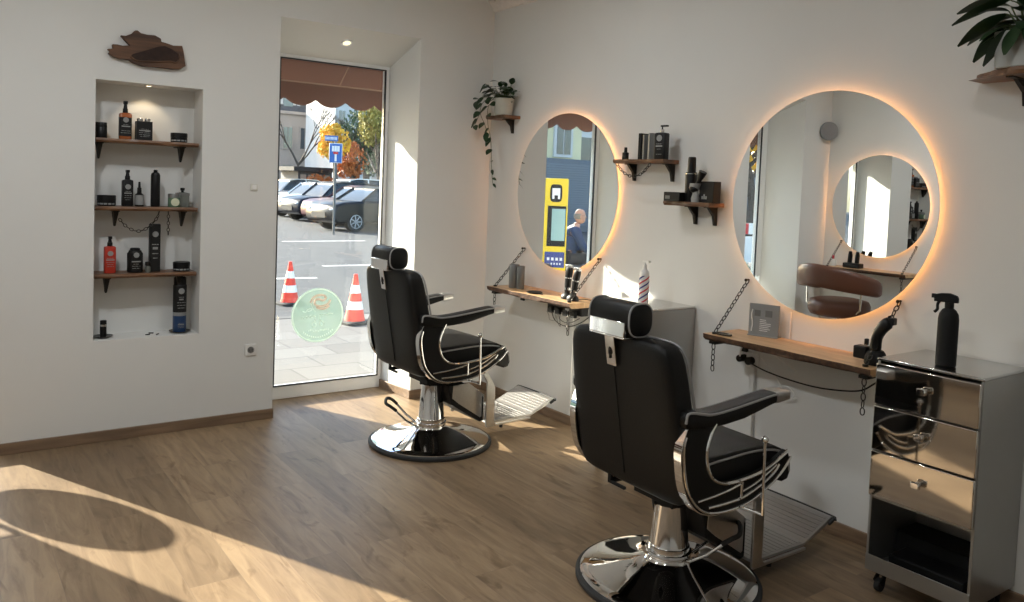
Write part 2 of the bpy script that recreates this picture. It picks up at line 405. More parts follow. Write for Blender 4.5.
film_w = film_mat('frosted_foil_rim', (.80, .88, .84), .8, .45); film_p = film_mat('frosted_foil_beige', (.85, .70, .62), .8, .4)

def window(name, g, z0, z1, rail, side_l, side_r, sticker_at, foil, sun_gap_pane=None):
    r = bpy.data.objects.new(name, None); col.objects.link(r); struct(r)
    y0, y1 = 5.44, 5.50; f = MB()
    f.box((side_l, y0, 0), (side_r, y1, rail)); f.box((side_l, y0, z1), (side_r, y1, z1+.028))
    if sun_gap_pane:
        f.box((side_l, y0, rail), (side_l+.012, y1, sun_gap_pane)); f.box((side_l, y0, sun_gap_pane), (g[0], y1, z1)); f.box((g[0]-.008, y0, rail), (g[0], y1, sun_gap_pane))
        MB().box((side_l+.012, 5.462, rail), (g[0]-.008, 5.474, sun_gap_pane)).build('sun_gap_pane', 'glass', r)  # low pane added to let an extra strip of sun reach the floor
    else: f.box((side_l, y0, rail), (g[0], y1, z1))
    f.box((g[1], y0, rail), (side_r, y1, z1))
    f.build('window_frame', 'white', r, bevel=.004)
    k = MB(); q = .009
    k.box((g[0], y0-.003, z0), (g[1], y0+.012, z0+q)); k.box((g[0], y0-.003, z1-q), (g[1], y0+.012, z1))
    k.box((g[0], y0-.003, z0+q), (g[0]+q, y0+.012, z1-q)); k.box((g[1]-q, y0-.003, z0+q), (g[1], y0+.012, z1-q))
    k.build('gasket', 'gasket', r)
    MB().box((g[0]+.002, 5.462, z0+.002), (g[1]-.002, 5.474, z1-.002)).build('pane', 'glass', r)
    sticker(r, *sticker_at, 5.459, foil)
    return r
window('window_1', G1, .09, 2.38, .09, G1[0]-.045, G1[1]+.028, (2.242, .575, .197), 'foil')
window('window_2', G2, .262, 2.38, .262, G2[0]-.095, G2[1]+.03, (-.180, .6626, .2235), 'foil2', .70)

# ------------------------------------------------------------------ outside ground, awning
ZG = -.03
struct(MB().box((-40, YO, ZG-.2), (60, 8.75, ZG)).build('pavement', 'slab'))
struct(MB().box((-40, 8.75, ZG-.2), (60, 8.9, ZG+.005)).build('kerb_strip', 'kerb'))
struct(MB().box((-60, 8.9, ZG-.25), (90, 110, ZG-.03)).build('road', 'asphalt'))
aw = thing('shop_awning', 'brown fabric awning with scalloped edge above the street windows', 'awning', (0, 0, 0))
x0, x1 = -2.6, 4.6; yb, ye = 5.56, 6.02; zb, ze = 2.66, 2.300
a = MB(); a.prism([(yb, zb), (ye, ze), (ye, ze-.008), (yb, zb-.008)], x0, x1, 'x'); a.build('canopy', 'awn', aw)
v = []; n = 400
for i in range(n+1):
    x = x0+(x1-x0)*i/n; ph = ((x-.16)/.250) % 1.0
    v.append((x, 2.118+.052*(2*abs(ph-.5))**2.2))
a = MB(); a.prism([(x1, ze), (x0, ze)]+v, ye-.004, ye+.004, 'y'); a.build('valance', 'awn', aw, smooth=60)
a = MB(); a.box((x0, ye-.008, ze-.012), (x1, ye+.006, ze+.002))
for x in (-1.9, -1.0, -.1, .8, 1.7, 2.6, 3.5): a.tube([(x, yb, zb-.008), (x, ye, ze-.006)], .004, 4)
a.build('seam', 'awns', aw)
a = MB()
for x in (-2.4, 4.4): a.tube([(x, YO, 2.45), (x, ye-.02, ze-.01)], .012, 8)
a.box((x0, YO, zb-.06), (x1, yb+.04, zb+.04)); a.build('awning_frame', 'galv', aw)

# ------------------------------------------------------------------ barber chairs
def arc_panel_outer():
    return bez([(-.255,0,.735),(-.278,0,.667),(-.274,0,.598),(-.255,0,.518),(-.220,0,.462),(-.170,0,.420),(-.100,0,.400),(0,0,.398),(.09,0,.412),(.19,0,.452),(.26,0,.495),(.310,0,.545)], 4)
def arc_panel_inner():
    return bez([(-.112,0,.735),(-.135,0,.690),(-.149,0,.640),(-.140,0,.575),(-.105,0,.528),(-.035,0,.503),(.07,0,.505),(.169,0,.520),(.25,0,.552),(.300,0,.575)], 4)
def make_barber_chair(label, loc, rz, lift, pump, lab_group=None):
    t = thing('barber_chair', label, 'barber chair', loc, rz, lab_group)
    # --- base
    MB().lathe([(.362,.0),(.368,.008),(.368,.020),(.360,.026),(.34,.026),(.34,.0)], n=72).build('rubber_rim', 'gum', t)
    MB().lathe([(.352,.012),(.350,.030),(.335,.036),(.30,.041),(.22,.056),(.15,.074),(.10,.094),(.088,.105),(.088,.11)], n=72).build('base', 'chromeb', t, smooth=50)
    zt = .318+lift
    MB().lathe([(.084,.095),(.083,.150),(.080,.152),(.078,.158),(.062,zt)], n=48).build('column', 'chrome', t, smooth=50)
    b = MB(); b.lathe([(.066,zt),(.074,zt+.004),(.074,zt+.018),(.05,zt+.02),(.045,zt+.05)], n=32)
    for k in range(6): b.sphere((.072*math.cos(k), .072*math.sin(k), zt+.006), .008, 8, 6)
    b.build('column_collar', 'blkm', t)
    b = MB(); b.lathe([(.088,.118),(.092,.120),(.092,.130),(.086,.132)], n=40); b.build('clamp_ring', 'chrome', t)
    # --- foot pump lever
    pl = MB(); mx = Matrix.Rotation(pump, 4, 'Z')
    for s in (-1, 1): pl.tube([(.08, s*.035, .10), (.15, s*.062, .150), (.215, s*.078, .215)], .0065, 8, mx=mx)
    p = pl.build('pump_lever', 'chrome', t)
    MB().tube(bez([(.205,-.076,.208),(.24,-.080,.236),(.266,-.062,.247),(.272,0,.249),(.266,.062,.247),(.24,.080,.236),(.205,.076,.208)], 5), .0095, 10, mx=mx).build('pedal_grip', 'gum', p)
    # --- seat mechanism
    L = Matrix.Translation((0, 0, lift))
    b = MB(); b.box((-.10,-.11,.345), (.16,.11,.372), mx=L); b.box((-.09,-.09,.372), (.20,.09,.43), mx=L); b.box((-.10,-.24,.405), (.22,.24,.422), mx=L)
    b.box((-.235,.10,.400), (-.10,.118,.418), mx=L); b.box((-.235,.10,.400), (-.222,.118,.47), mx=L); b.box((-.235,.02,.400), (-.222,.118,.412), mx=L)
    b.cyl((.05,-.15,.36), (.05,.15,.36), .018, mx=L)
    b.build('mechanism', 'blkm', t, bevel=.003)
    # --- seat cushion
    b = MB(); prof = [(-.22,.47),(-.22,.585),(-.10,.592),(.05,.600),(.18,.598),(.28,.586),(.335,.562),(.368,.520),(.376,.470),(.362,.438),(.33,.432),(.27,.455),(.10,.470)]
    loops = []
    for y, k in ((-.272,.93),(-.268,.97),(-.255,.99),(-.22,1.),(0,1.04),(.22,1.),(.255,.99),(.268,.97),(.272,.93)):
        loops.append([(x if x < 0 else x*(.97+.03*k), y, .5+(z-.5)*k) for x, z in prof])
    b.loft(loops, mx=L); seat = b.build('seat', 'leather', t, smooth=60, bevel=.006)
    b = MB()
    for s in (-1, 1): MB().tube(bez([(-.15, s*.270, .566), (0, s*.271, .576), (.15, s*.271, .582), (.26, s*.271, .572), (.325, s*.270, .550), (.360, s*.270, .512), (.368, s*.270, .47)], 5), .0052, 8, mx=L).build('seat_piping', 'piping', seat)
    # --- backrest
    b = MB(); hs = [(.428,.215,.030),(.432,.250,.045),(.445,.274,.056),(.47,.288,.060),(.56,.296,.062),(.66,.296,.062),(.78,.290,.062),(.88,.284,.060),(.95,.277,.058),(.985,.268,.055),(1.005,.254,.051),(1.017,.232,.044),(1.023,.200,.034)]
    loops = []
    for z, hy, hx in hs:
        cx = -.252-.10*((z-.466)/(1.02-.466))+.062
        loops.append([(cx+x, y, z) for x, y in rrect(hx, hy, 6, 56)])
    b.loft(loops, mx=L); back = b.build('backrest', 'leather', t, smooth=60)
    def bx(z): return -.252-.10*((z-.466)/(1.02-.466))
    for s in (-1, 1):
        MB().tube(bez([(bx(z)+.062+hx*.86, s*(hy*.985), z) for z, hy, hx in hs[2:]]+[(bx(1.022)+.080, s*.12, 1.026)], 4), .0050, 8, mx=L).build('back_piping', 'piping', back)
    b = MB(); b.tube([(bx(z)-.001, 0, z) for z in (.48,.6,.75,.90)], .0025, 6, mx=L); b.build('back_seam', 'blkm', back)
    b = MB()
    sx = lambda z: bx(z)-.010
    b.loft([[(sx(z)+dx, y, z) for dx, y in ((-.003,-.026),(-.003,.026),(.006,.026),(.006,-.026))] for z in (.902,.96,1.02,1.05)], mx=L)
    st = b.build('head_bracket', 'chrome', t, bevel=.002)
    b = MB(); b.tube([(sx(.955)-.005+.001*math.cos(a), .006*math.cos(a), .958+.014*math.sin(a)) for a in [k*PI/6 for k in range(12)]], .003, 6, closed=True, mx=L)
    b.cyl((sx(.93)-.006, 0, .93), (sx(.95)-.004, 0, .948), .0035, n=8, mx=L); b.build('bracket_slot', 'iron', st)
    # --- headrest
    hc = (-.312, 1.086)
    b = MB(); pr = [(hc[0]+x, hc[1]+z) for x, z in [(q[0]*1., q[1]) for q in rrect(.056, .060, 2.8, 36)]]
    loops = []
    for y, k in ((-.118,.90),(-.115,.97),(-.108,1.),(.108,1.),(.115,.97),(.118,.90)):
        loops.append([(hc[0]+(x-hc[0])*k, y, hc[1]+(z-hc[1])*k) for x, z in pr])
    b.loft(loops, mx=L); head = b.build('headrest', 'leather', t, smooth=50)
    for s in (-1, 1): MB().tube([(x, s*.112, z) for x, z in pr], .0040, 6, closed=True, mx=L).build('headrest_piping', 'piping', head)
    b = MB(); b.box((-.378,-.098,1.022), (-.364,.098,1.078), mx=L); b.box((-.378,-.098,1.016), (-.30,.098,1.024), mx=L); b.build('headrest_plate', 'chrome', head, bevel=.003)
    # --- arms, side panels
    for s in (-1, 1):
        y0, y1 = (.243, .318)
        prof = [(-.270,.748,.778),(-.262,.735,.792),(-.235,.725,.795),(-.19,.720,.786),(-.14,.719,.778),(-.06,.722,.782),(.04,.732,.793),(.12,.750,.803),(.18,.765,.810),(.212,.772,.812)]
        loops = []
        for x, lo, hi in prof:
            c = (lo+hi)/2; h = (hi-lo)/2
            loops.append([(x, s*((y0+y1)/2)+yy, c+zz) for yy, zz in rrect((y1-y0)/2, h, 5, 20)])
        arm = MB().loft(loops, mx=L).build('armrest', 'leather', t, smooth=60)
        b = MB(); b.tube(bez([(-.268, s*.318, .755)]+[(x, s*.3185, hi-.006) for x, lo, hi in prof[1:]], 4), .0050, 6, mx=L)
        b.tube(bez([(x, s*.2425, hi-.006) for x, lo, hi in prof[1:]], 4), .0040, 6, mx=L); b.build('arm_piping', 'piping', arm)
        b = MB(); b.loft([[(x, s*.2805+yy, c+zz) for yy, zz in rrect(.039, h, 7, 20)] for x, c, h in ((.211,.791,.022),(.225,.792,.022),(.280,.795,.0185),(.287,.795,.0165))], mx=L)
        b.build('arm_tip', 'brushed', arm, smooth=40)
        po, pi_ = arc_panel_outer(), arc_panel_inner()
        poly = [(p.x, p.z) for p in po]+[(p.x, p.z) for p in reversed(pi_)]
        k = len(po); yy0, yy1 = sorted((s*.285, s*.312))
        # panel as a strip between the two arcs
        A = [po[int(i*(len(po)-1)/40)] for i in range(41)]; B = [pi_[int(i*(len(pi_)-1)/40)] for i in range(41)]
        b = MB(); b.loft([[(a_.x, yy0, a_.z), (b_.x, yy0, b_.z), (b_.x, yy1, b_.z), (a_.x, yy1, a_.z)] for a_, b_ in zip(A, B)], mx=L)
        pan = b.build('side_panel', 'leather', t, smooth=30)
        b = MB(); ys = s*.312
        b.tube([(p.x, ys, p.z) for p in pi_], .0065, 8, mx=L)
        b.tube([(p.x+.012, ys, p.z+.004) for p in po[2:]], .0055, 8, mx=L)
        b.tube(bez([(-.185,ys,.462),(-.10,ys,.468),(-.02,ys,.478),(.05,ys,.492)], 5), .0050, 8, mx=L)
        b.tube(bez([(-.13,ys,.430),(-.04,ys,.430),(.06,ys,.438),(.17,ys,.474),(.23,ys,.508),(.25,ys,.53)], 5), .0060, 8, mx=L)
        b.tube(bez([(.05,ys,.460),(.12,ys,.478),(.19,ys,.508),(.235,ys,.530)], 5), .0045, 8, mx=L)
        b.tube([(.045,ys,.438),(.045,ys,.497)], .0055, 8, mx=L)
        b.build('chrome_trim', 'chrome', pan)
        b = MB(); b.loft([[(p.x, yy0-.004, p.z), (p.x-.004, yy0-.004, p.z-.002), (p.x-.004, yy1+.004, p.z-.002), (p.x, yy1+.004, p.z)] for p in po[:26]], mx=L)
        b.build('chrome_band', 'chrome', pan)
    # --- recline lever on the right-hand side
    b = MB(); b.tube([(.082,-.375,.655),(.087,-.378,.385)], .0055, 8, mx=L); b.tube([(.087,-.378,.388),(.03,-.22,.405),(.0,-.12,.40)], .0055, 8, mx=L)
    lv = b.build('recline_lever', 'chrome', t)
    MB().sphere((.082,-.375,.668), .0135, 14, 8, mx=L).build('lever_knob', 'chrome', lv)
    # --- footrest (stays on the seat)
    F = L
    b = MB()
    for s in (-1, 1):
        q = MB()
        q.prism([(.262,.345),(.300,.345),(.322,.30),(.322,.10),(.335,.078),(.60,.082),(.60,.070),(.27,.062),(.262,.075)], *sorted((s*.192, s*.204)), 'y', mx=F)
        q.prism([(.262,.34),(.300,.34),(.262,.40),(.18,.43),(.17,.41),(.235,.385)], *sorted((s*.192, s*.204)), 'y', mx=F)
        q.build('footrest_bracket', 'brushed', t, bevel=.002)
    cp = MB(); cp.prism([(.02,.335),(.12,.345),(.28,.235),(.28,.09),(.255,.085),(.05,.215)], -.150, .150, 'y', mx=F)
    cp.build('calf_box', 'blk', t, bevel=.006)
    b = MB(); b.prism([(.055,.330),(.165,.335),(.262,.262),(.262,.12),(.252,.115),(.10,.215),(.05,.255)], -.153, -.150, 'y', mx=F)
    b.box((.279,-.145,.10), (.283,.145,.25), mx=F); b.build('calf_panel', 'brushed', t, bevel=.001)
    fl = Matrix.Translation((.60, 0, .083))
    b = MB(); b.prism([(.285,.078),(.61,.084),(.61,.094),(.285,.090)], -.19, .19, 'y', mx=F)
    b.prism([(.61,.084),(.785,.152),(.797,.170),(.785,.172),(.61,.094)], -.19, .19, 'y', mx=F)
    fp = b.build('footplate', 'alu', t)
    b = MB()
    for k in range(11): x = .31+k*.027; z = .0915+(x-.285)*.0125; b.box((x, -.178, z-.001), (x+.020, .178, z+.0008), mx=F)
    for k in range(7):
        x = .632+k*.0215; z = .096+(x-.61)*.445
        b.loft([[(x, yy, z-.001), (x+.016, yy, z+.0062), (x+.0157, yy, z+.0072), (x-.0003, yy, z+.0006)] for yy in (-.178, .178)], mx=F)
    b.build('footplate_ribs', 'alu', fp)
    b = MB()
    b.tube(bez([(.765,-.193,.145),(.792,-.193,.160),(.803,-.17,.166),(.803,.17,.166),(.792,.193,.160),(.765,.193,.145)], 4), .008, 8, mx=F)
    b.build('footplate_edge', 'gum', fp)
    for s in (-1, 1): MB().cyl((.385, s*.188, .070), (.385, s*.188, .045), .012, .010, n=12, mx=F).build('foot_stud', 'gum', fp)
    return t
chair_far = make_barber_chair('black leather barber chair farther away, beside the street window', (2.424, 4.120, 0), R(.6), .039, R(150), 'barber chairs in front of the mirrors')
chair_near = make_barber_chair('black leather barber chair nearest the viewer, before the large mirror', (2.392, 2.160, 0), R(-2.4), 0., R(-48), 'barber chairs in front of the mirrors')

# brown tub chair (seen in the large mirror)
bc = thing('tub_chair', 'brown leather tub chair with wraparound back, seen in the large mirror', 'salon chair', (-.44, 4.44, 0), R(190))
MB().lathe([(.25,0),(.255,.01),(.24,.02),(.06,.04),(.035,.06),(.03,.40),(.10,.42)], n=40).build('pedestal', 'chrome', bc)
MB().lathe([(.20,.42),(.262,.435),(.285,.475),(.288,.53),(.27,.572),(.20,.590),(.0001,.597)], n=40).build('seat', 'tan', bc, smooth=70)
b = MB(); loops = []
for i in range(37):
    u = -1+2*i/36; a = PI+u*R(112); rr = .345+.02*abs(u)
    top = .935-.15*abs(u)**1.8; lo = .720-.085*abs(u)**1.3; c = (top+lo)/2; h = (top-lo)/2*(1-.35*max(0, abs(u)-.9)*10*.6)
    th = .048*(1-.4*max(0, abs(u)-.92)*12)
    loops.append([((rr+q[0])*math.cos(a), (rr+q[0])*math.sin(a), c+q[1]) for q in rrect(th, h, 3.2, 20)])
b.loft(loops); b.build('backrest', 'tan', bc, smooth=70)
for s in (-1, 1):
    b = MB(); a = PI+s*R(75); b.tube([(.26*math.cos(a), .26*math.sin(a), .47), (.335*math.cos(a), .335*math.sin(a), .52), (.345*math.cos(a), .345*math.sin(a), .74)], .011, 10); b.build('back_post', 'chrome', bc)

# ------------------------------------------------------------------ round mirrors
def round_mirror(label, y, z, rad, side=1, group=None):
    """side=1: on the right wall facing -x; side=-1: on the left wall facing +x. Built facing -x at origin."""
    xw = XB if side == 1 else XC
    t = thing('round_mirror', label, 'mirror', (xw, y, z), 0 if side == 1 else PI, group)
    def dsk(r, x0, x1, n=96): return MB().prism(circ(r, n), x0, x1, 'x')
    dsk(rad, -.036, -.032).build('mirror_glass', 'mirror', t)
    dsk(rad-.003, -.032, -.026).build('mirror_backing', 'mback', t)
    dsk(rad-.075, -.026, -.0005).build('mounting_box', 'mback', t)
    n = 96; b = MB()
    b.loft([[(x, q*math.cos(2*PI*j/n), q*math.sin(2*PI*j/n)) for x, q in ((-.024, rad-.074), (-.024, rad-.060), (-.008, rad-.060), (-.008, rad-.074))] for j in range(n)], cap=False, closed=True)
    b.build('led_strip', 'led', t)
    return t
round_mirror('round backlit mirror farther away, above the ledge with hair clippers', 4.100, 1.530, .517, 1, 'round backlit mirrors')
round_mirror('large round backlit mirror nearest the viewer, reflecting a brown chair', 2.187, 1.523, .529, 1, 'round backlit mirrors')
round_mirror('round backlit mirror on the opposite wall, seen inside the large mirror', 4.43, 1.50, .518, -1, 'round backlit mirrors')

# ------------------------------------------------------------------ wall ledges on chains
def live_edge(x0, x1, y0, y1, z0, z1, seed, amp=.012, mi=(0, 1)):
    """board along y with a wavy front edge at x0"""
    rnd = random.Random(seed); n = 26; ph = [rnd.uniform(0, 6) for _ in range(4)]
    mb = MB(); top = []; bot = []
    loops = []
    for i in range(n+1):
        y = y0+(y1-y0)*i/n
        d = amp*(math.sin(y*7+ph[0])*.5+math.sin(y*17+ph[1])*.3+math.sin(y*41+ph[2])*.2)
        e = amp*(math.sin(y*11+ph[3])*.6+math.sin(y*31+ph[1])*.4)
        loops.append([(x0+d, y, z1), (x1, y, z1), (x1, y, z0), (x0+.018+e, y, z0), (x0+.004+d, y, z0+.012)])
    mb.loft(loops); k = len(mb.f)
    return mb
def ledge(label, yc, side=1):
    xw = XB if side == 1 else XC
    t = thing('wooden_ledge', label, 'shelf', (xw, yc, .86), 0 if side == 1 else PI)
    h = .445
    mb = live_edge(-.282, -.001, -h, h, -.034, 0, int(yc*100))
    for i, f in enumerate(mb.f):
        pass
    n = 26
    idx = 0
    for i in range(n):
        for j in range(5):
            if j in (3, 4): mb.mi[idx] = 1
            idx += 1
    mb.build('board', ['tabletop', 'bark'], t, bevel=.002, smooth=30)
    for s in (-1, 1):
        y = s*(h-.045)
        b = MB(); b.box((-.262, y-.020, -.0495), (-.01, y+.020, -.035)); b.box((-.012, y-.020, -.11), (-.001, y+.020, -.035)); b.build('bracket', 'iron', t)
        chain_mb([(-.246, y, .006), (-.005, y, .262)], L=.036, w=.0095).build('support_chain', 'chain', t)
        chain_mb([(-.250, y, -.05), (-.250, y, -.185-(.02 if s < 0 else 0))], L=.036, w=.0095).build('hanging_chain', 'chain', t)
        b = MB(); b.cyl((-.001, y, .262), (-.025, y, .262), .005, n=8); b.sphere((-.026, y, .262), .008, 8, 6); b.build('wall_hook', 'iron', t)
        MB().cyl((-.248, y, .0), (-.248, y, .010), .012, n=12).build('eye_bolt', 'iron', t)
    return t
ledge('oak ledge hung on chains below the farther mirror, holding hair clippers', 4.145)
ledge('oak ledge hung on chains below the large mirror, holding a leaflet stand', 2.215)
ledge('oak ledge on the opposite wall, reflected in the large mirror', 4.43, -1)

# ------------------------------------------------------------------ products
def marks(parent, x, z0, z1, w, y, seed, name='label_print', mat_='ink', circle=True, axis='y', curve=0.):
    """small unreadable print: an emblem and rows of short marks on the face towards -y (or -x)"""
    rnd = random.Random(seed); b = MB(); h = z1-z0
    def P(u, z, d): return (x+u, y-d, z) if axis == 'y' else (x-d, y-u, z)
    def q(u0, u1, a, c):
        p0, p1 = P(u0, a, 0.), P(u1, c, .0012); lo = [min(i, j) for i, j in zip(p0, p1)]; hi = [max(i, j) for i, j in zip(p0, p1)]; b.box(lo, hi)
    if circle:
        c = z0+h*.82; r = min(w*.30, h*.14)
        b.loft([[P(r*math.cos(t), c+r*math.sin(t), d) for t in [k*PI/8 for k in range(16)]] for d in (0, .0012)])
    for k in range(5):
        z = z0+h*(.12+.11*k); ww = w*rnd.uniform(.2, .42)
        if k == 3: q(-ww, ww, z, z+h*.06)
        elif rnd.random() < .8:
            u = -ww
            while u < ww: l = rnd.uniform(.1, .3)*w; q(u, min(ww, u+l), z, z+h*.022); u += l+.05*w
    return b.build(name, mat_, parent)
def jar(label, x, y, z, r, h, lidf=.45, m='blk', lid='blk', group=None, mark=True, cat='jar', ax='y'):
    t = thing('product_jar', label, cat, (x, y, z), 0, group)
    MB().lathe([(r*.94,0),(r,h*.06),(r,h*(1-lidf)-.002),(r*.96,h*(1-lidf))], n=28).build('jar_body', m, t)
    MB().lathe([(r*1.02,h*(1-lidf)),(r*1.02,h*.94),(r*.96,h),(.0005,h)], n=28).build('lid', lid, t)
    if mark:
        a = h*.14; b = MB()
        for k in range(5): an = R((-150+k*26) if ax == 'y' else (-240+k*26)); b.box((-.3*r, -r-.001, a), (-.05*r+.12*r, -r, a+h*.14), mx=Matrix.Rotation(an+PI/2, 4, 'Z'))
        b.build('label_print', 'ink', t)
    return t
def bottle(label, x, y, z, w, h, kind='spray', m='blk', cap='blk', square=True, d=None, ink='ink', rz=0., cat='bottle', body=.68, name='product_bottle', mark=True, lm=None):
    t = thing(name, label, cat, (x, y, z), rz); hw = w/2; hd = (d or w*.7)/2; hb = h*body
    p = 6 if square else 2.0
    if not square: hd = hw
    sc = [(0,.93),(.03,1),(.93,1),(.97,.9),(1.,.45)] if square else [(0,.95),(.03,1),(.80,1),(.88,.86),(.95,.55),(1,.42)]
    MB().loft([[(a*k, b_*k, hb*q) for a, b_ in rrect(hw, hd, p, 28)] for q, k in sc]).build('bottle_body', m, t, smooth=40)
    if lm: MB().loft([[(a*1.01, b_*1.01, hb*q) for a, b_ in rrect(hw, hd, p, 28)] for q in (.12, .82)], cap=False).build('label', lm, t, smooth=40)
    c = MB(); H = h-hb; r = min(hw*.5, .014)
    if kind == 'spray':
        c.cyl((0,0,hb-.002), (0,0,hb+H*.35), r*1.05, r, n=16); c.cyl((0,0,hb+H*.35), (0,0,hb+H*.75), r*.8, r*.55, n=14)
        c.loft([[(xx, yy, zz) for xx, yy, zz in ((-r*.7,-r*1.1,z_),(r*.7,-r*1.1,z_),(r*.7,r*.7,z_),(-r*.7,r*.7,z_))] for z_ in (hb+H*.72, hb+H)])
    elif kind == 'pump':
        c.cyl((0,0,hb-.002), (0,0,hb+H*.3), r, r, n=16); c.cyl((0,0,hb+H*.3), (0,0,hb+H*.8), r*.35, n=10); c.box((-r*.6,-r*.6,hb+H*.78), (r*2.4,r*.6,h))
    elif kind == 'dropper':
        c.cyl((0,0,hb-.002), (0,0,hb+H*.45), r, r*.95, n=16); c.cyl((0,0,hb+H*.45), (0,0,h), r*.62, r*.45, n=12)
    elif kind == 'cap':
        c.cyl((0,0,hb-.002), (0,0,h), r*1.1, r*1.0, n=18)
    elif kind == 'aero':
        c.cyl((0,0,hb-.002), (0,0,h), hw*.62, hw*.56, n=20)
    cp = c.build('spray_head' if kind in ('spray', 'pump') else 'cap', cap, t)
    if mark: marks(t, 0, hb*.15, hb*.85, w, -hd*1.012, int(x*1000+z*77), mat_=ink)
    return t
def carton(label, x, y, z, w, d, h, m='label', rz=0., name='product_carton', marked=True, cat='box', ax='y'):
    t = thing(name, label, cat, (x, y, z), rz)
    MB().box((-w/2,-d/2,0), (w/2,d/2,h)).build('carton_body', m, t, bevel=.002)
    b = MB(); b.box((-w/2+.002,-d/2+.002,h-.0005), (w/2-.002,d/2-.002,h+.0015)); b.build('flap', m, t)
    if marked: marks(t, 0, h*.08, h*.95, w, -d/2, int(x*991+z*31), circle=True)
    return t
YN = 5.135
Z1, Z2, Z3 = 1.740, 1.352, .962
def niche_shelf(label, z, xs, seed):
    t = thing('wall_shelf', label, 'shelf', (0, 0, z))
    rnd = random.Random(seed); n = 24; loops = []
    for i in range(n+1):
        x = NX[0]+.006+(NX[1]-.022-NX[0])*i/n; d = .007*math.sin(x*23+seed)+.004*math.sin(x*57)
        loops.append([(x, YA+.015+d, 0), (x, YA+ND-.002, 0), (x, YA+ND-.002, -.022), (x, YA+.02+d*.5, -.024), (x, YA+.012+d, -.012)])
    MB().loft(loops).build('board', 'shelfx', t, smooth=30)
    for x in xs:
        b = MB(); b.box((x-.018, YA+.035, -.031), (x+.018, YA+ND-.004, -.0245))
        b.loft([[(x-w_, YA+y0_, z_), (x+w_, YA+y0_, z_), (x+w_, YA+y1_, z_), (x-w_, YA+y1_, z_)] for z_, w_, y0_, y1_ in ((-.031,.014,.045,.12),(-.07,.009,.060,.115),(-.110,.006,.085,.110),(-.118,.004,.090,.105))])
        b.build('bracket', 'iron', t, bevel=.002)
niche_shelf('walnut shelf highest in the wall niche, with an amber spray bottle', Z1, (.762, 1.208), 1)
niche_shelf('walnut shelf in the middle of the niche, a chain hanging under it', Z2, (.850, 1.220), 2)
niche_shelf('walnut shelf lowest in the niche, with a red bottle', Z3, (.808, 1.203), 3)
# top shelf
jar('tall black jar at the left end of the highest niche shelf', .774, YN, Z1, .031, .090, .3, mark=False)
bottle('amber spray bottle with dark label on the highest niche shelf', .900, YN, Z1, .066, .222, 'spray', 'amber', 'blk', body=.70, lm='label')
c = thing('product_carton', 'black carton with white print and silver caps, highest niche shelf', 'box', (1.0, YN, Z1))
MB().box((-.043,-.03,0), (.043,.03,.112)).build('carton_body', 'label', c, bevel=.002); marks(c, 0, .01, .108, .085, -.03, 41, circle=False); marks(c, .012, .02, .09, .05, -.0305, 42, circle=False)
for dx in (-.022, .02): MB().lathe([(.016,.110),(.017,.113),(.017,.126),(.014,.130)], (dx,0,0), n=18).build('bottle_cap', 'silv', c)
jar('low black jar at the right end of the highest niche shelf', 1.198, YN, Z1, .047, .058, .45)
# middle shelf
jar('low wide black tin left on the middle niche shelf', .806, YN, Z2, .049, .062, .5)
bottle('square black pump spray bottle on the middle niche shelf', .916, YN, Z2, .060, .212, 'spray', 'blk', 'blk', body=.74)
bottle('small dropper bottle with white label on the middle niche shelf', .981, YN, Z2, .050, .145, 'dropper', 'blk', 'blk', square=False, body=.56, lm='ink', mark=False)
t = thing('aerosol_can', 'tall plain black aerosol can on the middle niche shelf', 'can', (1.069, YN, Z2))
MB().lathe([(.0245,0),(.026,.004),(.026,.185),(.022,.198),(.012,.205)], n=28).build('can_body', 'blk', t); MB().lathe([(.011,.204),(.011,.216),(.008,.219)], n=16).build('nozzle', 'blkm', t)
t = jar('small green glass jar with cream label on the middle niche shelf', 1.170, YN-.02, Z2, .034, .080, .3, m='greenj', lid='gun', mark=False)
MB().prism(circ(.024, 20, (0, .03)), -.0352, -.0342, 'y').build('label', 'cream', t)
t = thing('glass_flask', 'smoky glass flask with a stopper, right end of middle niche shelf', 'bottle', (1.228, YN+.02, Z2))
MB().loft([[(a, b_, z) for a, b_ in rrect(.037*k, .022*k, 6, 24)] for z, k in ((0,.95),(.004,1),(.078,1),(.086,.9),(.090,.4))]).build('flask_body', 'clear', t)
MB().lathe([(.008,.089),(.008,.100),(.013,.101),(.013,.116)], n=16).build('stopper', 'blk', t)
MB().box((-.037,-.0225,.070), (.037,.0225,.085)).build('collar', 'gun', t)
# lower shelf
bottle('bright red spray bottle on the lowest niche shelf', .827, YN, Z3, .062, .213, 'spray', 'redp', 'blk', body=.74, mark=True)
t = thing('product_pouch', 'black can with white print on the lowest niche shelf', 'can', (.962, YN, Z3))
MB().lathe([(.040,0),(.043,.006),(.043,.112),(.036,.120),(.034,.128),(.030,.130)], n=30).build('can_body', 'label', t)
mk = marks(t, 0, .012, .125, .07, -.0435, 11); MB().lathe([(.028,.130),(.028,.140),(.022,.144)], n=20).build('lid', 'blk', t)
t = thing('small_vial', 'tiny dark vial beside the tall carton, lowest niche shelf', 'bottle', (1.028, YN-.03, Z3))
MB().lathe([(.014,0),(.015,.003),(.015,.034),(.010,.040)], n=18).build('vial_body', 'clear', t); MB().lathe([(.015,.040),(.016,.042),(.016,.062),(.013,.064)], n=18).build('cap', 'blk', t)
carton('tall narrow black carton with white emblem, lowest niche shelf', 1.071, YN+.01, Z3, .058, .045, .284)
jar('low black jar at the right end of the lowest niche shelf', 1.224, YN, Z3, .048, .056, .45)
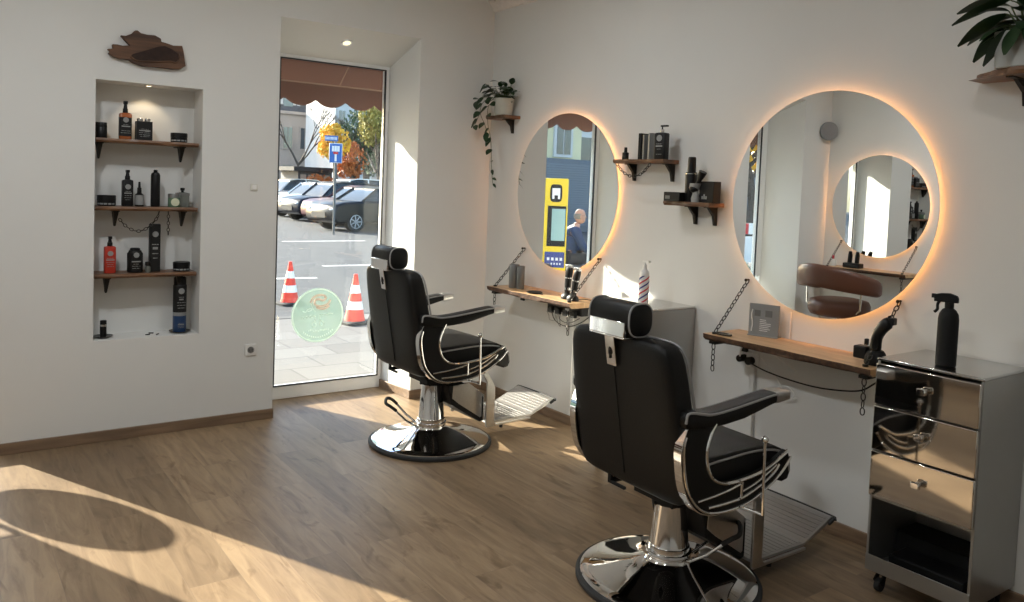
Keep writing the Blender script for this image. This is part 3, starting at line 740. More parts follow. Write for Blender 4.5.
# niche floor
def saucer(label, x, y):
    t = thing('saucer', label, 'saucer', (x, y, NZ[0]))
    MB().lathe([(.030,0),(.034,.002),(.055,.008),(.058,.011),(.054,.0105),(.030,.005),(.0005,.004)], n=32).build('dish', 'plate_b', t); return t
def saucer1(label, x, y, r):
    o = MB().lathe([(r*.6,0),(r*.65,.002),(r*.95,.009),(r,.013),(r*.93,.0118),(r*.5,.0052),(.0005,.0045)], n=32).build('saucer', 'plate_b', loc=(x, y, NZ[0])); return tag(o, label, 'saucer')
saucer1('dark saucer under the little black tube, left on the niche floor', .797, YN, .053)
saucer1('dark saucer under the tall blue can, right on the niche floor', 1.220, YN, .062)
t = thing('product_tube', 'little black tube with a silver band on the left saucer', 'bottle', (.797, YN, NZ[0]+.005))
MB().lathe([(.0165,0),(.018,.003),(.018,.062)], n=20).build('tube_body', 'blk', t); MB().lathe([(.0183,.062),(.0183,.074)], n=20).build('band', 'silv', t); MB().lathe([(.018,.074),(.018,.094),(.015,.097)], n=20).build('cap', 'blk', t)
t = thing('aerosol_can', 'tall blue and black can standing on the right saucer', 'can', (1.218, YN, NZ[0]+.006))
MB().lathe([(.037,0),(.039,.004),(.039,.10)], n=32).build('can_base', 'blue', t); MB().lathe([(.0392,.100),(.0392,.122)], n=32).build('band', 'greyl', t)
MB().lathe([(.039,.122),(.039,.285),(.034,.292)], n=32).build('can_body', 'label', t); marks(t, 0, .13, .28, .06, -.0395, 5); marks(t, 0, .01, .09, .05, -.0395, 6, circle=False)
MB().lathe([(.036,.291),(.036,.330),(.030,.337)], n=28).build('cap', 'blk', t)
for k, (x, y, a) in enumerate(((1.035, 5.12, .3), (1.062, 5.16, -.5), (1.088, 5.11, .9))):
    o = MB().box((-.014,-.004,0), (.014,.004,.006)).build('hair_clip', 'blk', loc=(x, y, NZ[0]+.0005), rz=a, bevel=.0015)
    tag(o, 'tiny black hair clip lying on the niche floor between the saucers', 'hair clip', 'hair clips on the niche floor')
o = chain_mb(bez([(.862, YA+.03, Z2-.070), (.90, YA+.022, Z2-.115), (.955, YA+.02, Z2-.142), (1.01, YA+.02, Z2-.125), (1.062, YA+.024, Z2-.070), (1.080, YA+.035, Z2-.026)], 5), L=.026, w=.0075, r=.0022).build('decorative_chain', 'chain'); tag(o, 'dark chain hanging in a loop under the middle niche shelf', 'chain')
o = chain_mb([(1.130, YA+.03, Z2-.025), (1.130, YA+.028, Z2-.165)], L=.026, w=.0075, r=.0022).build('decorative_chain', 'chain'); tag(o, 'short dark chain end hanging straight down under the middle niche shelf', 'chain')
# niche and reveal downlights
def downlight(label, x, y, z, tilt=0., r=.032, m='lampw'):
    t = thing('recessed_spotlight', label, 'ceiling spotlight', (x, y, z)); t.rotation_euler.x = tilt
    MB().loft([[(q*math.cos(a*PI/16), q*math.sin(a*PI/16), zz) for q, zz in ((r*.68,-.004),(r,-.006),(r*1.05,0),(r*.68,0))] for a in range(32)], cap=False, closed=True).build('trim_ring', 'brushed', t)
    MB().lathe([(r*.66,-.003),(r*.66,-.001)], n=24).build('lens', m, t); return t
downlight('small round spotlight in the niche top', 1.02, YA+.075, NZ[1]-.001, r=.024)
downlight('round chrome-ringed spotlight above the street window', 2.300, 5.215, 2.497, tilt=R(-22), r=.040, m='lampd')

# driftwood
t = thing('driftwood_ornament', 'jagged dark driftwood slab mounted above the niche', 'wall ornament', (0, YA, 0))
out = [(.783,2.233),(.81,2.238),(.807,2.262),(.834,2.264),(.859,2.261),(.898,2.267),(.87,2.293),(.861,2.304),(.848,2.317),(.875,2.318),(.905,2.334),(.922,2.355),(.936,2.357),(.953,2.344),(.987,2.34),(1.028,2.342),(1.06,2.328),(1.063,2.31),(1.086,2.307),(1.128,2.297),(1.178,2.302),(1.185,2.274),(1.198,2.187),(1.165,2.165),(1.124,2.161),(1.053,2.161),(.961,2.159),(.916,2.172),(.893,2.185),(.849,2.185),(.813,2.193),(.786,2.21),(.796,2.22)]
MB().prism(out, -.036, -.001, 'y').build('slab', 'drift', t, bevel=.003, seg=2)
MB().prism([(.9,2.204),(.911,2.22),(.95,2.237),(1.001,2.259),(1.046,2.28),(1.081,2.288),(1.122,2.275),(1.152,2.254),(1.159,2.224),(1.141,2.2),(1.106,2.205),(1.048,2.195),(.979,2.189),(.928,2.186)], -.038, -.034, 'y').build('hollow', 'driftd', t, bevel=.001)
b = MB(); b.tube(bez([(.90,-.036,2.205),(.93,-.038,2.186),(.98,-.038,2.187),(1.05,-.038,2.193),(1.11,-.038,2.202),(1.145,-.038,2.200),(1.165,-.038,2.224),(1.155,-.038,2.255)], 6), .005, 8); b.build('hollow_rim', 'drift', t)

# switch and socket on the back wall
t = thing('light_switch', 'small pale switch on the wall between niche and window', 'switch', (1.625, YA, 1.487)); MB().box((-.022,-.010,-.022), (.022,-.0005,.022)).build('switch_plate', 'ivory', t, bevel=.003); MB().box((-.014,-.014,-.014), (.014,-.010,.014)).build('rocker', 'wplastic', t, bevel=.002)
t = thing('wall_socket', 'white socket low on the wall beside the street window', 'socket', (1.625, YA, .458)); MB().box((-.036,-.010,-.036), (.036,-.0005,.036)).build('socket_plate', 'wplastic', t, bevel=.003)
b = MB(); b.lathe([(.019,0),(.021,0),(.021,.003),(.019,.003)], n=24, mx=Matrix.Translation((0,-.010,0)) @ Matrix.Rotation(R(90), 4, 'X'), cap=False); b.prism(circ(.018, 24), -.0108, -.0102, 'y'); b.build('socket_well', 'grey', t)
b = MB()
for s in (-1, 1): b.cyl((s*.009,-.0112,0), (s*.009,-.0105,0), .003, n=8)
b.build('socket_hole', 'blkm', t)

# ------------------------------------------------------------------ shelves and goods on the mirror wall
def wall_shelf_y(label, y0, y1, z, depth, brk, thick=.022, seed=1, taper=0.):
    t = thing('wall_shelf', label, 'shelf', (XB, (y0+y1)/2, z)); h = (y1-y0)/2; n = 20; loops = []
    for i in range(n+1):
        y = -h+2*h*i/n; d = taper*max(0, i/n-.55)**2+.006*math.sin(y*31+seed)+.003*math.sin(y*70)
        loops.append([(-depth+d, y, 0), (-.001, y, 0), (-.001, y, -thick), (-depth+.006+d*.5, y, -thick-.001), (-depth-.002+d, y, -thick*.5)])
    MB().loft(loops).build('board', 'shelfy', t, smooth=30)
    for yb_ in brk:
        y = yb_-(y0+y1)/2; b = MB(); b.box((-depth+.04, y-.013, -thick-.006), (-.001, y+.013, -thick-.001))
        b.prism([(-.001,-thick-.006), (-depth*.55,-thick-.006), (-.028,-thick-.05), (-.016,-thick-.10), (-.001,-thick-.10)], y-.009, y+.009, 'y')
        b.build('bracket', 'iron', t, bevel=.0015)
    return t
wall_shelf_y('small walnut shelf with pump bottle, just right of the farther mirror', 3.135, 3.545, Z1-.002, .125, (3.475, 3.170), seed=3)
wall_shelf_y('small walnut shelf with aerosol can, between the two mirrors', 2.800, 3.112, 1.508, .130, (2.985, 2.850), seed=5)
o = chain_mb(bez([(3.262, 3.50, 1.716), (3.262, 3.44, 1.665), (3.262, 3.37, 1.640), (3.262, 3.29, 1.655), (3.262, 3.22, 1.712)], 6), L=.028, w=.008, r=.0022).build('decorative_chain', 'chain'); tag(o, 'dark chain looped under the shelf beside the farther mirror', 'chain')
t = bottle('tiny black bottle at the left end of the shelf beside farther mirror', 3.305, 3.470, 1.738, .036, .072, 'cap', 'blk', 'blk', body=.6, rz=R(-90), mark=False)
def card(name, label, y, w, h, lean, m, x=3.335, cat='box', th=.022, z=1.738):
    t = thing(name, label, cat, (x, y, z)); b = MB(); mx = Matrix.Rotation(lean, 4, 'Z')
    b.box((-.045,-w/2,0), (.045,w/2,h), mx=mx); b.build('carton_body', m, t, bevel=.0015)
    return t
card('narrow_carton', 'narrow dark carton standing edge-on beside the pump bottle', 3.345, .022, .150, R(4), 'blk')
card('leaning_booklet', 'dark grey booklet standing next to the pump bottle', 3.302, .020, .142, R(-16), 'grey')
card('upright_booklet', 'paler grey booklet closest to the pump bottle', 3.258, .018, .150, R(-20), 'greyl')
t = thing('pump_bottle', 'square black pump bottle with white emblem on wall shelf', 'bottle', (3.300, 3.178, 1.738), R(-80))
MB().loft([[(a*k, b_*k, z) for a, b_ in rrect(.036, .026, 7, 28)] for z, k in ((0,.95),(.004,1),(.140,1),(.146,.9),(.150,.4))]).build('bottle_body', 'blk', t)
b = MB(); b.cyl((0,0,.148), (0,0,.166), .011, n=16); b.build('collar', 'silv', t)
b = MB(); b.cyl((0,0,.166), (0,0,.182), .004, n=10); b.box((-.008,-.007,.181), (.036,.007,.190)); b.build('pump_head', 'blk', t); marks(t, 0, .01, .14, .06, -.0265, 9)
# second shelf
t = thing('aerosol_can', 'tall black aerosol can on the shelf between the mirrors', 'can', (3.315, 2.962, 1.508))
MB().lathe([(.030,0),(.032,.004),(.032,.150),(.029,.160)], n=28).build('can_body', 'blk', t); MB().lathe([(.0325,.1495),(.0325,.1525)], n=28).build('band', 'silv', t); MB().lathe([(.023,.160),(.021,.238),(.018,.242)], n=24).build('cap', 'blk', t)
t = thing('flat_carton', 'flat black carton lying in front on the shelf between the mirrors', 'box', (3.275, 3.035, 1.508)); MB().box((-.03,-.058,0), (.03,.058,.050)).build('carton_body', 'blk', t, bevel=.003)
b = MB(); b.box((-.0315,.012,.012), (-.030,.045,.030)); b.build('label_print', 'grey', t)
t = thing('neck_brush', 'white and black neck duster brush leaning on a black box', 'brush', (3.290, 2.905, 1.508))
b = MB(); b.loft([[(x*.75, y, z) for x, y in circ(r, 18, (0, yc))] for z, r, yc in ((0,.024,.0),(.02,.026,.0),(.045,.018,.0),(.060,.020,.005),(.075,.032,.010),(.100,.034,.002))]); b.build('bristles', 'ink', t, smooth=70)
b = MB(); b.sphere((-.003,.008,.072), .030, 16, 10, sc=(.8,.9,.8)); b.build('brush_body', 'blk', t)
b = MB(); b.tube([(0,-.005,.085),(0,-.022,.118),(0,-.034,.142),(0,-.044,.162)], [.012,.012,.020,.022], 14); b.build('handle', 'blk', t, smooth=60)
t = thing('square_carton', 'black square carton behind the brush on the shelf between mirrors', 'box', (3.325, 2.838, 1.508)); MB().box((-.03,-.048,0), (.03,.048,.112)).build('carton_body', 'blk', t, bevel=.002)
b = MB()
for k in range(3): b.box((-.0312, -.006+k*.013, .018), (-.030, .003+k*.013, .034+.01*(k % 2)))
b.build('label_print', 'ink', t)

# ------------------------------------------------------------------ plants
def leaf(mb, base, d, up, L, W, mi=0, curl=.25, fold=.15, n=6):
    d = Vector(d).normalized(); side = d.cross(Vector(up)).normalized(); nrm = side.cross(d).normalized(); rows = []
    for i in range(n+1):
        u = i/n; w_ = W*math.sin(PI*min(1, u*.93+.03))**.8*(1-.25*u); c = Vector(base)+d*(L*u)-Vector((0,0,1))*(curl*L*u*u)
        rows.append([c-side*w_/2+nrm*fold*w_*.5, c, c+side*w_/2+nrm*fold*w_*.5])
    vs = [p for r_ in rows for p in r_]; fs = []
    for i in range(n):
        a = i*3; b_ = a+3; fs += [(a, a+1, b_+1, b_), (a+1, a+2, b_+2, b_+1)]
    mb._add(vs, fs, mi)
ps = wall_shelf_y('tiny walnut corner shelf carrying the trailing plant', 4.665, 4.905, 2.060, .135, (4.745,), seed=8)
t = thing('trailing_plant', 'trailing dark-leaved plant in pale pot on the corner shelf', 'potted plant', (3.305, 4.745, 2.060))
MB().lathe([(.058,0),(.062,.004),(.074,.118),(.070,.120),(.064,.100)], n=32).build('pot', 'pot', t)
MB().lathe([(.064,.095),(.0005,.102)], n=24).build('soil', 'soil', t)
rnd = random.Random(12); b = MB(); st = MB()
for k in range(58):
    a = rnd.uniform(0, 2*PI); e = rnd.uniform(-.1, 1.3); d = Vector((math.cos(a)*math.cos(e), math.sin(a)*math.cos(e), math.sin(e)))
    rr = rnd.uniform(.03, .13); p = Vector((-.01, 0, .125))+d*rr
    p.x = min(p.x, .055); p.y = max(p.y, -.07)
    st.tube([(0, 0, .10), tuple(p)], .0016, 4); leaf(b, p, (min(d.x, .1)+rnd.uniform(-.4,.2), d.y+rnd.uniform(-.6,.6), d.z*.4+rnd.uniform(-.5,.2)), (0, 0, 1), rnd.uniform(.055, .080), rnd.uniform(.044, .058))
vines = [[(-.05,.05,.12),(-.10,.10,.10),(-.12,.12,.02),(-.09,.085,-.09),(-.075,.08,-.19)],
         [(-.05,.0,.12),(-.09,.06,.06),(-.08,.075,-.06),(-.07,.05,-.16),(-.065,.04,-.26),(-.065,.03,-.36),(-.06,.025,-.44),(-.06,.012,-.49)],
         [(-.04,.06,.13),(-.08,.14,.13),(-.11,.20,.10)], [(-.03,.05,.15),(-.05,.12,.21),(-.06,.15,.23)], [(-.06,.03,.1),(-.10,.14,.02),(-.11,.20,-.07)]]
for vi, vn in enumerate(vines):
    pts = bez(vn, 6); st.tube(pts, .0019, 5)
    m_ = {0: 6, 1: 9, 2: 4, 3: 2, 4: 4}[vi]
    for k in range(m_):
        p = pts[int((k+1)/m_*(len(pts)-1))]; a = rnd.uniform(0, 2*PI)
        leaf(b, p, (-abs(math.cos(a))*.6, math.sin(a), rnd.uniform(-.8,.1)), (-.6, -.4, .6), rnd.uniform(.058,.076)*(1 if vi != 1 or k < 5 else .75), rnd.uniform(.044,.056)*(1 if vi != 1 or k < 5 else .5))
b.build('leaves', 'leafd', t, smooth=60); st.build('vines', 'stem', t)

wall_shelf_y('walnut live-edge shelf with large plant, top right corner', 1.00, 1.540, 2.062, .20, (1.375, 1.10), thick=.026, seed=2, taper=.75)
t = thing('potted_plant', 'large dark green leafy plant in grey-white pot, top right', 'potted plant', (3.285, 1.345, 2.062))
MB().loft([[(a*k, b_*k, z) for a, b_ in rrect(.085, .085, 8, 28)] for z, k in ((0,.88),(.004,.92),(.13,1),(.135,.98),(.12,.92))]).build('pot', 'potw', t)
MB().box((-.075,-.075,.105), (.075,.075,.115)).build('soil', 'soil', t)
b = MB(); st = MB(); g = MB(); rnd = random.Random(5)
spec = [((-.06,.05,.20),(-.2,1,-.45),.17,.085),((-.05,.06,.15),(-.2,.9,-.9),.13,.08),((-.06,.04,.25),(-.3,1,-.20),.19,.07),((-.07,.03,.14),(-.4,.7,-1.1),.13,.085),((-.08,.0,.15),(-.6,.1,-.9),.11,.08),((-.04,.03,.26),(-.1,1,.05),.20,.075),((-.07,-.04,.16),(-.6,-.3,-.8),.12,.08),((-.03,.0,.24),(-.3,.5,.6),.15,.08)]
for p, d, L_, W_ in spec:
    st.tube(bez([(0,0,.11),(p[0]*.4,p[1]*.4,p[2]*.9),p], 5), .0025, 5); leaf(b, p, d, (.35,0,1), L_, W_, curl=.22, n=8, fold=.08)
for k in range(60):
    a = rnd.uniform(0, 2*PI); e = rnd.uniform(-.2, 1.3); d = Vector((math.cos(a)*math.cos(e), math.sin(a)*math.cos(e), math.sin(e))); q = rnd.uniform(.03,.12)
    p = Vector((0,0,.15))+Vector((d.x*.6, d.y, d.z))*q
    st.tube([(0,0,.11), tuple(p)], .002, 4); leaf(g if rnd.random() < .2 else b, p, (d.x*.6-.1, d.y+rnd.uniform(-.3,.3), d.z*.5-.2), (0,0,1), rnd.uniform(.07,.11), rnd.uniform(.055,.075), curl=.3, n=7)
b.build('leaves', 'leafd', t, smooth=60); lab(g.build('young_leaves', 'leafg', t, smooth=60), 'fresh lighter green leaves'); st.build('stems', 'stem', t)

# ------------------------------------------------------------------ things on the far ledge
ZT = .8605
t = thing('grey_canister', 'pair of joined grey metal canisters on the farther ledge', 'canister', (3.235, 4.425, ZT))
for nm, dy, r, h in (('canister_body', .015, .036, .162), ('canister_rear', -.044, .027, .156)):
    MB().lathe([(r*.96,0),(r,.003),(r,h-.002),(r*.97,h),(r*.9,h),(r*.88,h-.01),(.0005,h-.012)], (.0 if dy > 0 else .012, dy, 0), n=32).build(nm, 'gun', t)
MB().box((-.0345,.008,.060), (-.033,.022,.100)).build('label_print', 'blkm', t)
t = thing('round_dish', 'flat round black dish near the front of the farther ledge', 'dish', (3.205, 4.165, ZT))
MB().lathe([(.045,0),(.052,.003),(.054,.009),(.050,.010),(.047,.006),(.0005,.005)], n=36).build('dish_body', 'blk', t); MB().box((-.008,-.085,.002), (.004,-.054,.006)).build('dish_handle', 'blk', t)
def clipper(label, x, y, h, lean, seed):
    t = thing('hair_clipper', label, 'hair clipper', (x, y, ZT), R(-80)); mx = Matrix.Rotation(lean, 4, 'Y')
    MB().loft([[(a*k, b_*k, z) for a, b_ in rrect(.040, .032, 2.6, 24)] for z, k in ((0,.96),(.006,1),(.022,.92),(.034,.62),(.040,.5))]).build('charging_stand', 'blk', t, smooth=60)
    loops = [[(a*k+ox, b_*k, z) for a, b_ in rrect(.021, .018, 3, 20)] for z, k, ox in ((.022,.75,0),(.06,.86,0),(.10,.92,.001),(.135,1.02,.002),(.165,1.06,.004),(.185,1.,.006),(.198,.8,.008))]
    MB().loft([[(p[0], p[1], p[2]*h/.2) for p in l] for l in loops], mx=mx).build('clipper_body', 'blk', t, smooth=60)
    MB().loft([[(a*1.06*k+.001, b_*1.08*k, z*h/.2) for a, b_ in rrect(.021, .018, 3, 20)] for z, k in ((.058,.88),(.072,.90))], mx=mx).build('chrome_ring', 'chrome', t)
    MB().loft([[(a*1.06+.003, b_*1.08, z*h/.2) for a, b_ in rrect(.0216, .0186, 3, 20)] for z in (.128,.136)], mx=mx).build('chrome_band', 'silv', t)
    b = MB(); b.box((-.018,-.014,.196*h/.2), (.026,.014,.212*h/.2), mx=mx); b.build('blade', 'silv', t, bevel=.002)
clipper('black hair clipper in its charger, left one on the farther ledge', 3.235, 3.868, .205, R(2), 1)
clipper('black hair clipper in its charger, right one with white band', 3.215, 3.788, .198, R(8), 2)
b = MB(); b.tube(bez([(3.25,3.79,.868),(3.29,3.76,.869),(3.31,3.71,.868),(3.34,3.73,.869),(3.36,3.68,.868),(3.383,3.655,.875),(3.390,3.640,.84),(3.388,3.655,.78)], 6), .0028, 6)
tag(b.build('electric_cable', 'blk'), 'black clipper cord running off the right of the farther ledge', 'cable')
# multi-socket and cables under the far ledge
t = thing('power_strip', 'dark power strip fixed under the farther ledge, plugs inserted', 'power strip', (3.25, 3.875, .820))
MB().box((-.028,-.17,-.048), (.028,.17,.003)).build('strip_body', 'blk', t, bevel=.004)
for k in range(4): MB().box((-.052, -.13+k*.075, -.062), (-.0285, -.085+k*.075, -.020)).build('plug', 'blkm', t, bevel=.004)
b = MB(); b.tube(bez([(3.20,3.98,.79),(3.19,3.92,.72),(3.19,3.80,.70),(3.21,3.70,.735),(3.27,3.66,.79)], 6), .0032, 6); b.tube(bez([(3.20,3.90,.78),(3.18,3.86,.735),(3.19,3.78,.725),(3.22,3.72,.76)], 6), .0026, 6)
tag(b.build('hanging_cable', 'blk'), 'black cable loop drooping from the power strip under the farther ledge', 'cable')
b = MB(); b.tube([(3.30+.005*k % .02, 4.10+.045*math.cos(k*PI/8), .735+.055*math.sin(k*PI/8)) for k in range(16)], .0018, 5, closed=True); b.tube(bez([(3.31,4.06,.80),(3.30,4.03,.76),(3.31,4.05,.70),(3.30,4.00,.66),(3.31,4.02,.72),(3.31,3.99,.80)], 6), .0022, 6)
tag(b.build('coiled_cable', 'grey'), 'thin grey coiled cable hanging below the farther ledge', 'cable')
b = MB(); b.tube(bez([(3.39,3.97,.80),(3.385,3.975,.70),(3.388,3.97,.55),(3.385,3.972,.4),(3.388,3.97,.2),(3.388,3.97,.08)], 6), .004, 6)
tag(b.build('wall_cable', 'wplastic'), 'white cable running down the wall below the farther ledge', 'cable')

# ------------------------------------------------------------------ things on the near ledge
t = thing('leaflet_stand', 'small grey metal leaflet stand on the near ledge', 'leaflet stand', (3.335, 2.462, ZT), R(-90+18))
MB().box((-.075,-.004,0), (.075,.004,.160)).build('front_panel', 'greyl', t, bevel=.001); MB().box((-.078,.004,0), (-.070,.040,.152)).build('side_panel', 'gun', t); MB().box((-.075,-.02,0), (.075,.04,.004)).build('foot', 'greyl', t)
b = MB(); b.box((-.048,-.0052,.098), (-.018,-.004,.128)); b.box((.006,-.0052,.098), (.040,-.004,.130)); b.build('dark_picture', 'grey', t)
b = MB(); rnd = random.Random(3)
for k in range(7): b.box((-.02,-.0052,.026+k*.009), (-.02+rnd.uniform(.03,.07),-.004,.029+k*.009))
b.tube(bez([(-.058,-.006,.13),(-.062,-.006,.10),(-.056,-.006,.06),(-.06,-.006,.02)], 5), .003, 6); b.build('printed_text', 'signw', t)
b = chain_mb(bez([(3.165,2.612,ZT+.004),(3.175,2.585,ZT+.004),(3.16,2.56,ZT+.004),(3.145,2.575,ZT+.004),(3.15,2.60,ZT+.004)], 5), L=.03, w=.008)
t = thing('curved_comb_tray', 'small dark oval tray lying at the left of the near ledge', 'tray', (3.17, 2.575, ZT))
MB().loft([[(a, b_, z) for a, b_ in rrect(.026*k, .050*k, 2.2, 24)] for z, k in ((0,.95),(.004,1),(.008,1.02),(.008,.9),(.004,.85))]).build('tray_body', 'plate_b', t)
t = thing('hair_trimmer', 'black trimmer standing tilted on its base, right end of near ledge', 'trimmer', (3.235, 1.838, ZT))
b = MB(); b.box((-.026,.012,.016), (.026,.072,.070)); b.build('charger_block', 'blk', t, bevel=.006)
b = MB(); b.lathe([(.042,0),(.045,.004),(.045,.030),(.038,.050),(.030,.060)], (0,-.018,0), n=28); b.box((-.008,.020,.076), (.008,.032,.102)); b.build('trimmer_base', 'blkm', t, smooth=50)
b = MB(); b.tube(bez([(0,-.012,.045),(0,-.016,.085),(-.004,-.024,.125),(-.004,-.042,.158),(-.002,-.062,.182),(0,-.074,.190)], 5), [.024,.024,.024,.024,.024,.023,.022,.022,.022,.022,.022,.023,.024,.024,.024,.025,.025,.026,.026,.026,.026,.025,.024,.022,.020,.018][:26], 16)
b.build('trimmer_handle', 'blk', t, smooth=60)
b = MB(); b.box((-.016,-.094,.178), (.016,-.070,.208)); b.box((-.010,-.074,.200), (.010,-.064,.216)); b.build('blade_head', 'blk', t, bevel=.004)
t = thing('wall_socket', 'black plug in a socket under the near ledge', 'socket', (XB, 2.560, .715)); MB().box((-.012,-.038,-.038), (-.0005,.038,.038)).build('socket_plate', 'wplastic', t, bevel=.003)
b = MB(); b.cyl((-.012,0,0), (-.050,0,0), .020, n=18); b.build('plug', 'blk', t, bevel=.003); MB().cyl((-.002,.052,.004), (-.055,.052,.004), .018, n=18).build('plug', 'blk', t, bevel=.003)
b = MB(); b.tube(bez([(3.345,2.545,.712),(3.34,2.44,.690),(3.34,2.30,.676),(3.33,2.15,.676),(3.33,2.02,.690),(3.33,1.93,.712),(3.34,1.88,.75),(3.36,1.84,.79)], 6), .0038, 6)
tag(b.build('electric_cable', 'blk'), 'black cord sagging along the wall below the near ledge', 'cable')
b = MB(); b.tube([(3.392,2.352,.995),(3.392,2.352,.862)], .0038, 6); tag(b.build('wall_cable', 'wplastic'), 'white cable between the large mirror and the near ledge', 'cable')
b = MB(); b.box((3.375,2.535,.075), (3.3995,2.560,.69)); tag(b.build('cable_duct', 'wall', bevel=.003), 'white cable duct on the wall down from the near socket', 'cable duct')
b = MB(); b.tube(bez([(3.38,2.50,.74),(3.375,2.42,.68),(3.38,2.36,.60),(3.375,2.33,.57),(3.38,2.30,.60),(3.38,2.345,.63),(3.375,2.41,.60),(3.38,2.36,.56),(3.375,2.28,.59)], 6), .0028, 6)
tag(b.build('coiled_cable', 'wplastic'), 'thin white coiled cable below the near ledge', 'cable')
b = MB(); b.tube(bez([(3.34,2.60,.735),(3.30,2.55,.80),(3.28,2.42,.815),(3.30,2.30,.76),(3.36,2.28,.72)], 6), .004, 6); tag(b.build('white_cord', 'wplastic'), 'white cord tucked against the underside of the near ledge', 'cable')

# ------------------------------------------------------------------ steel cabinets
def cabinet(label, y0, y1, full=True):
    t = thing('steel_trolley', label, 'cabinet', (3.025, (y0+y1)/2, 0)); h = (y1-y0)/2; D = .368; zt = .937; zb = .085
    b = MB(); k = .010
    b.box((0,-h,zb), (D,-h+k,zt-.012)); b.box((0,h-k,zb), (D,h,zt-.012)); b.box((D-k,-h+k,zb), (D,h-k,zt-.012)); b.box((0,-h+k,zb), (D-k,h-k,zb+.012))
    b.box((.004,-h+k,.375), (D-k,h-k,.385))
    b.build('body', 'steelside', t, bevel=.001)
    MB().box((-.004,-h-.002,zt-.012), (D,h+.002,zt)).build('top', 'steeltop', t, bevel=.004)
    MB().box((-.004,-h,zb), (0,h,.148)).build('bottom_panel', 'steelside', t, bevel=.001)
    zs = [.388,.572,.752,.920]
    for i in range(3):
        d = MB().box((-.018,-h+.003,zs[i]+.002), (-.001,h-.003,zs[i+1]-.003)).build('drawer', 'steel', t, bevel=.004, seg=3)
        zc = (zs[i]+zs[i+1])/2+.012
        q = MB(); q.cyl((-.018,0,zc), (-.034,0,zc), .007, n=12); q.loft([[(x, a, zc+c) for a, c in rrect(.017*k_, .013*k_, 5, 16)] for x, k_ in ((-.034,.75),(-.038,1),(-.048,1),(-.052,.8))]); q.build('knob', 'chrome', d)
    MB().box((.004,-h+.011,.150), (.010,h-.011,.372)).build('dark_front', 'blk', t) if False else None
    b = MB(); b.box((.20,-h+k,zb+.012), (D-k,h-k,.20)); b.box((.06,-h+.05,zb+.013), (.19,h-.06,.15)); b.build('stored_box', 'blkm', t, bevel=.004)
    for sx in (.04, D-.05):
        for sy in (-h+.045, h-.045):
            q = MB(); q.cyl((sx,sy,zb), (sx,sy,.066), .010, n=12); q.prism([(sx-.028,.048),(sx-.006,.070),(sx+.014,.070),(sx+.006,.030),(sx-.010,.026)], sy-.016, sy-.011, 'y'); q.prism([(sx-.028,.048),(sx-.006,.070),(sx+.014,.070),(sx+.006,.030),(sx-.010,.026)], sy+.011, sy+.016, 'y')
            cst = q.build('caster', 'blkm', t); MB().cyl((sx-.008,sy-.010,.027), (sx-.008,sy+.010,.027), .026, n=24).build('wheel', 'gum', cst)
    return t
cabinet('mirror-fronted steel drawer trolley at the right, spray bottle on top', 1.293, 1.690)
cabinet('grey steel drawer trolley between the two barber chairs, by the wall', 2.955, 3.352)
t = thing('spray_bottle', 'matte black trigger spray bottle on the right-hand trolley', 'bottle', (3.115, 1.475, .9375), R(-75))
MB().lathe([(.032,0),(.036,.004),(.036,.178),(.033,.198),(.024,.214),(.015,.220),(.013,.230)], n=36).build('bottle_body', 'blkm', t)
b = MB(); b.lathe([(.016,.222),(.016,.242)], n=20); b.loft([[(x, y, z) for y, z in ((-.011,.242),(.011,.242),(.011,.262+q),(-.011,.262+q))] for x, q in ((-.052,.006),(-.030,.012),(.0,.014),(.025,.006),(.030,-.004))]); b.build('spray_head', 'blkm', t, bevel=.002)
b = MB(); b.box((-.062,-.007,.254), (-.050,.007,.270)); b.build('nozzle', 'blk', t, bevel=.001)
b = MB(); b.tube(bez([(-.030,0,.250),(-.040,0,.232),(-.040,0,.212),(-.050,0,.200)], 5), .0055, 8); b.build('trigger', 'blkm', t)
# barber-pole bottle
t = thing('barber_pole_bottle', 'white bottle with red and blue spiral stripes on the grey trolley', 'bottle', (3.200, 3.165, .9375))
rb = .027
MB().lathe([(rb*.95,0),(rb,.004),(rb,.160),(rb*.85,.176),(.014,.185),(.013,.192)], n=36).build('bottle_body', 'wplastic', t)
for nm, m_, ph in (('red_stripe', 'red', 0.), ('blue_stripe', 'navy', PI/2)):
    b = MB()
    for w_ in range(2):
        loops = []
        for i in range(61):
            z = .004+.148*i/60; a = ph+w_*PI+2*PI*z/.115
            loops.append([((rb+o_)*math.cos(a+da), (rb+o_)*math.sin(a+da), z) for da, o_ in ((0,.0002),(.5,.0002),(.5,.0012),(0,.0012))])
        b.loft(loops)
    b.build(nm, m_, t)
b = MB(); b.cyl((0,0,.190), (0,0,.212), .012, n=16); b.cyl((0,0,.212), (0,0,.228), .004, n=8); b.box((-.009,-.036,.226), (.009,.010,.236)); b.build('pump_head', 'wplastic', t)

# goods on the opposite ledge (seen reflected)
b = thing('small_bottle', 'small white bottle with red cap on the opposite ledge', 'bottle', (XC+.16, 4.82, ZT))
MB().lathe([(.028,0),(.030,.004),(.028,.06),(.012,.075)], n=20).build('bottle_body', 'wplastic', b); MB().lathe([(.012,.075),(.012,.11)], n=14).build('cap', 'red', b)
t = thing('clipper_dock', 'black clipper dock on the opposite ledge under the third mirror', 'clipper dock', (XC+.15, 4.60, ZT)); MB().box((-.05,-.09,0), (.05,.09,.05)).build('dock_body', 'blk', t, bevel=.01)
for k in range(2): MB().tube([(0,-.04+k*.08,.045),(.0,-.045+k*.08,.13),(.01,-.05+k*.08,.165)], [.022,.022,.016], 12).build('clipper', 'blk', t)
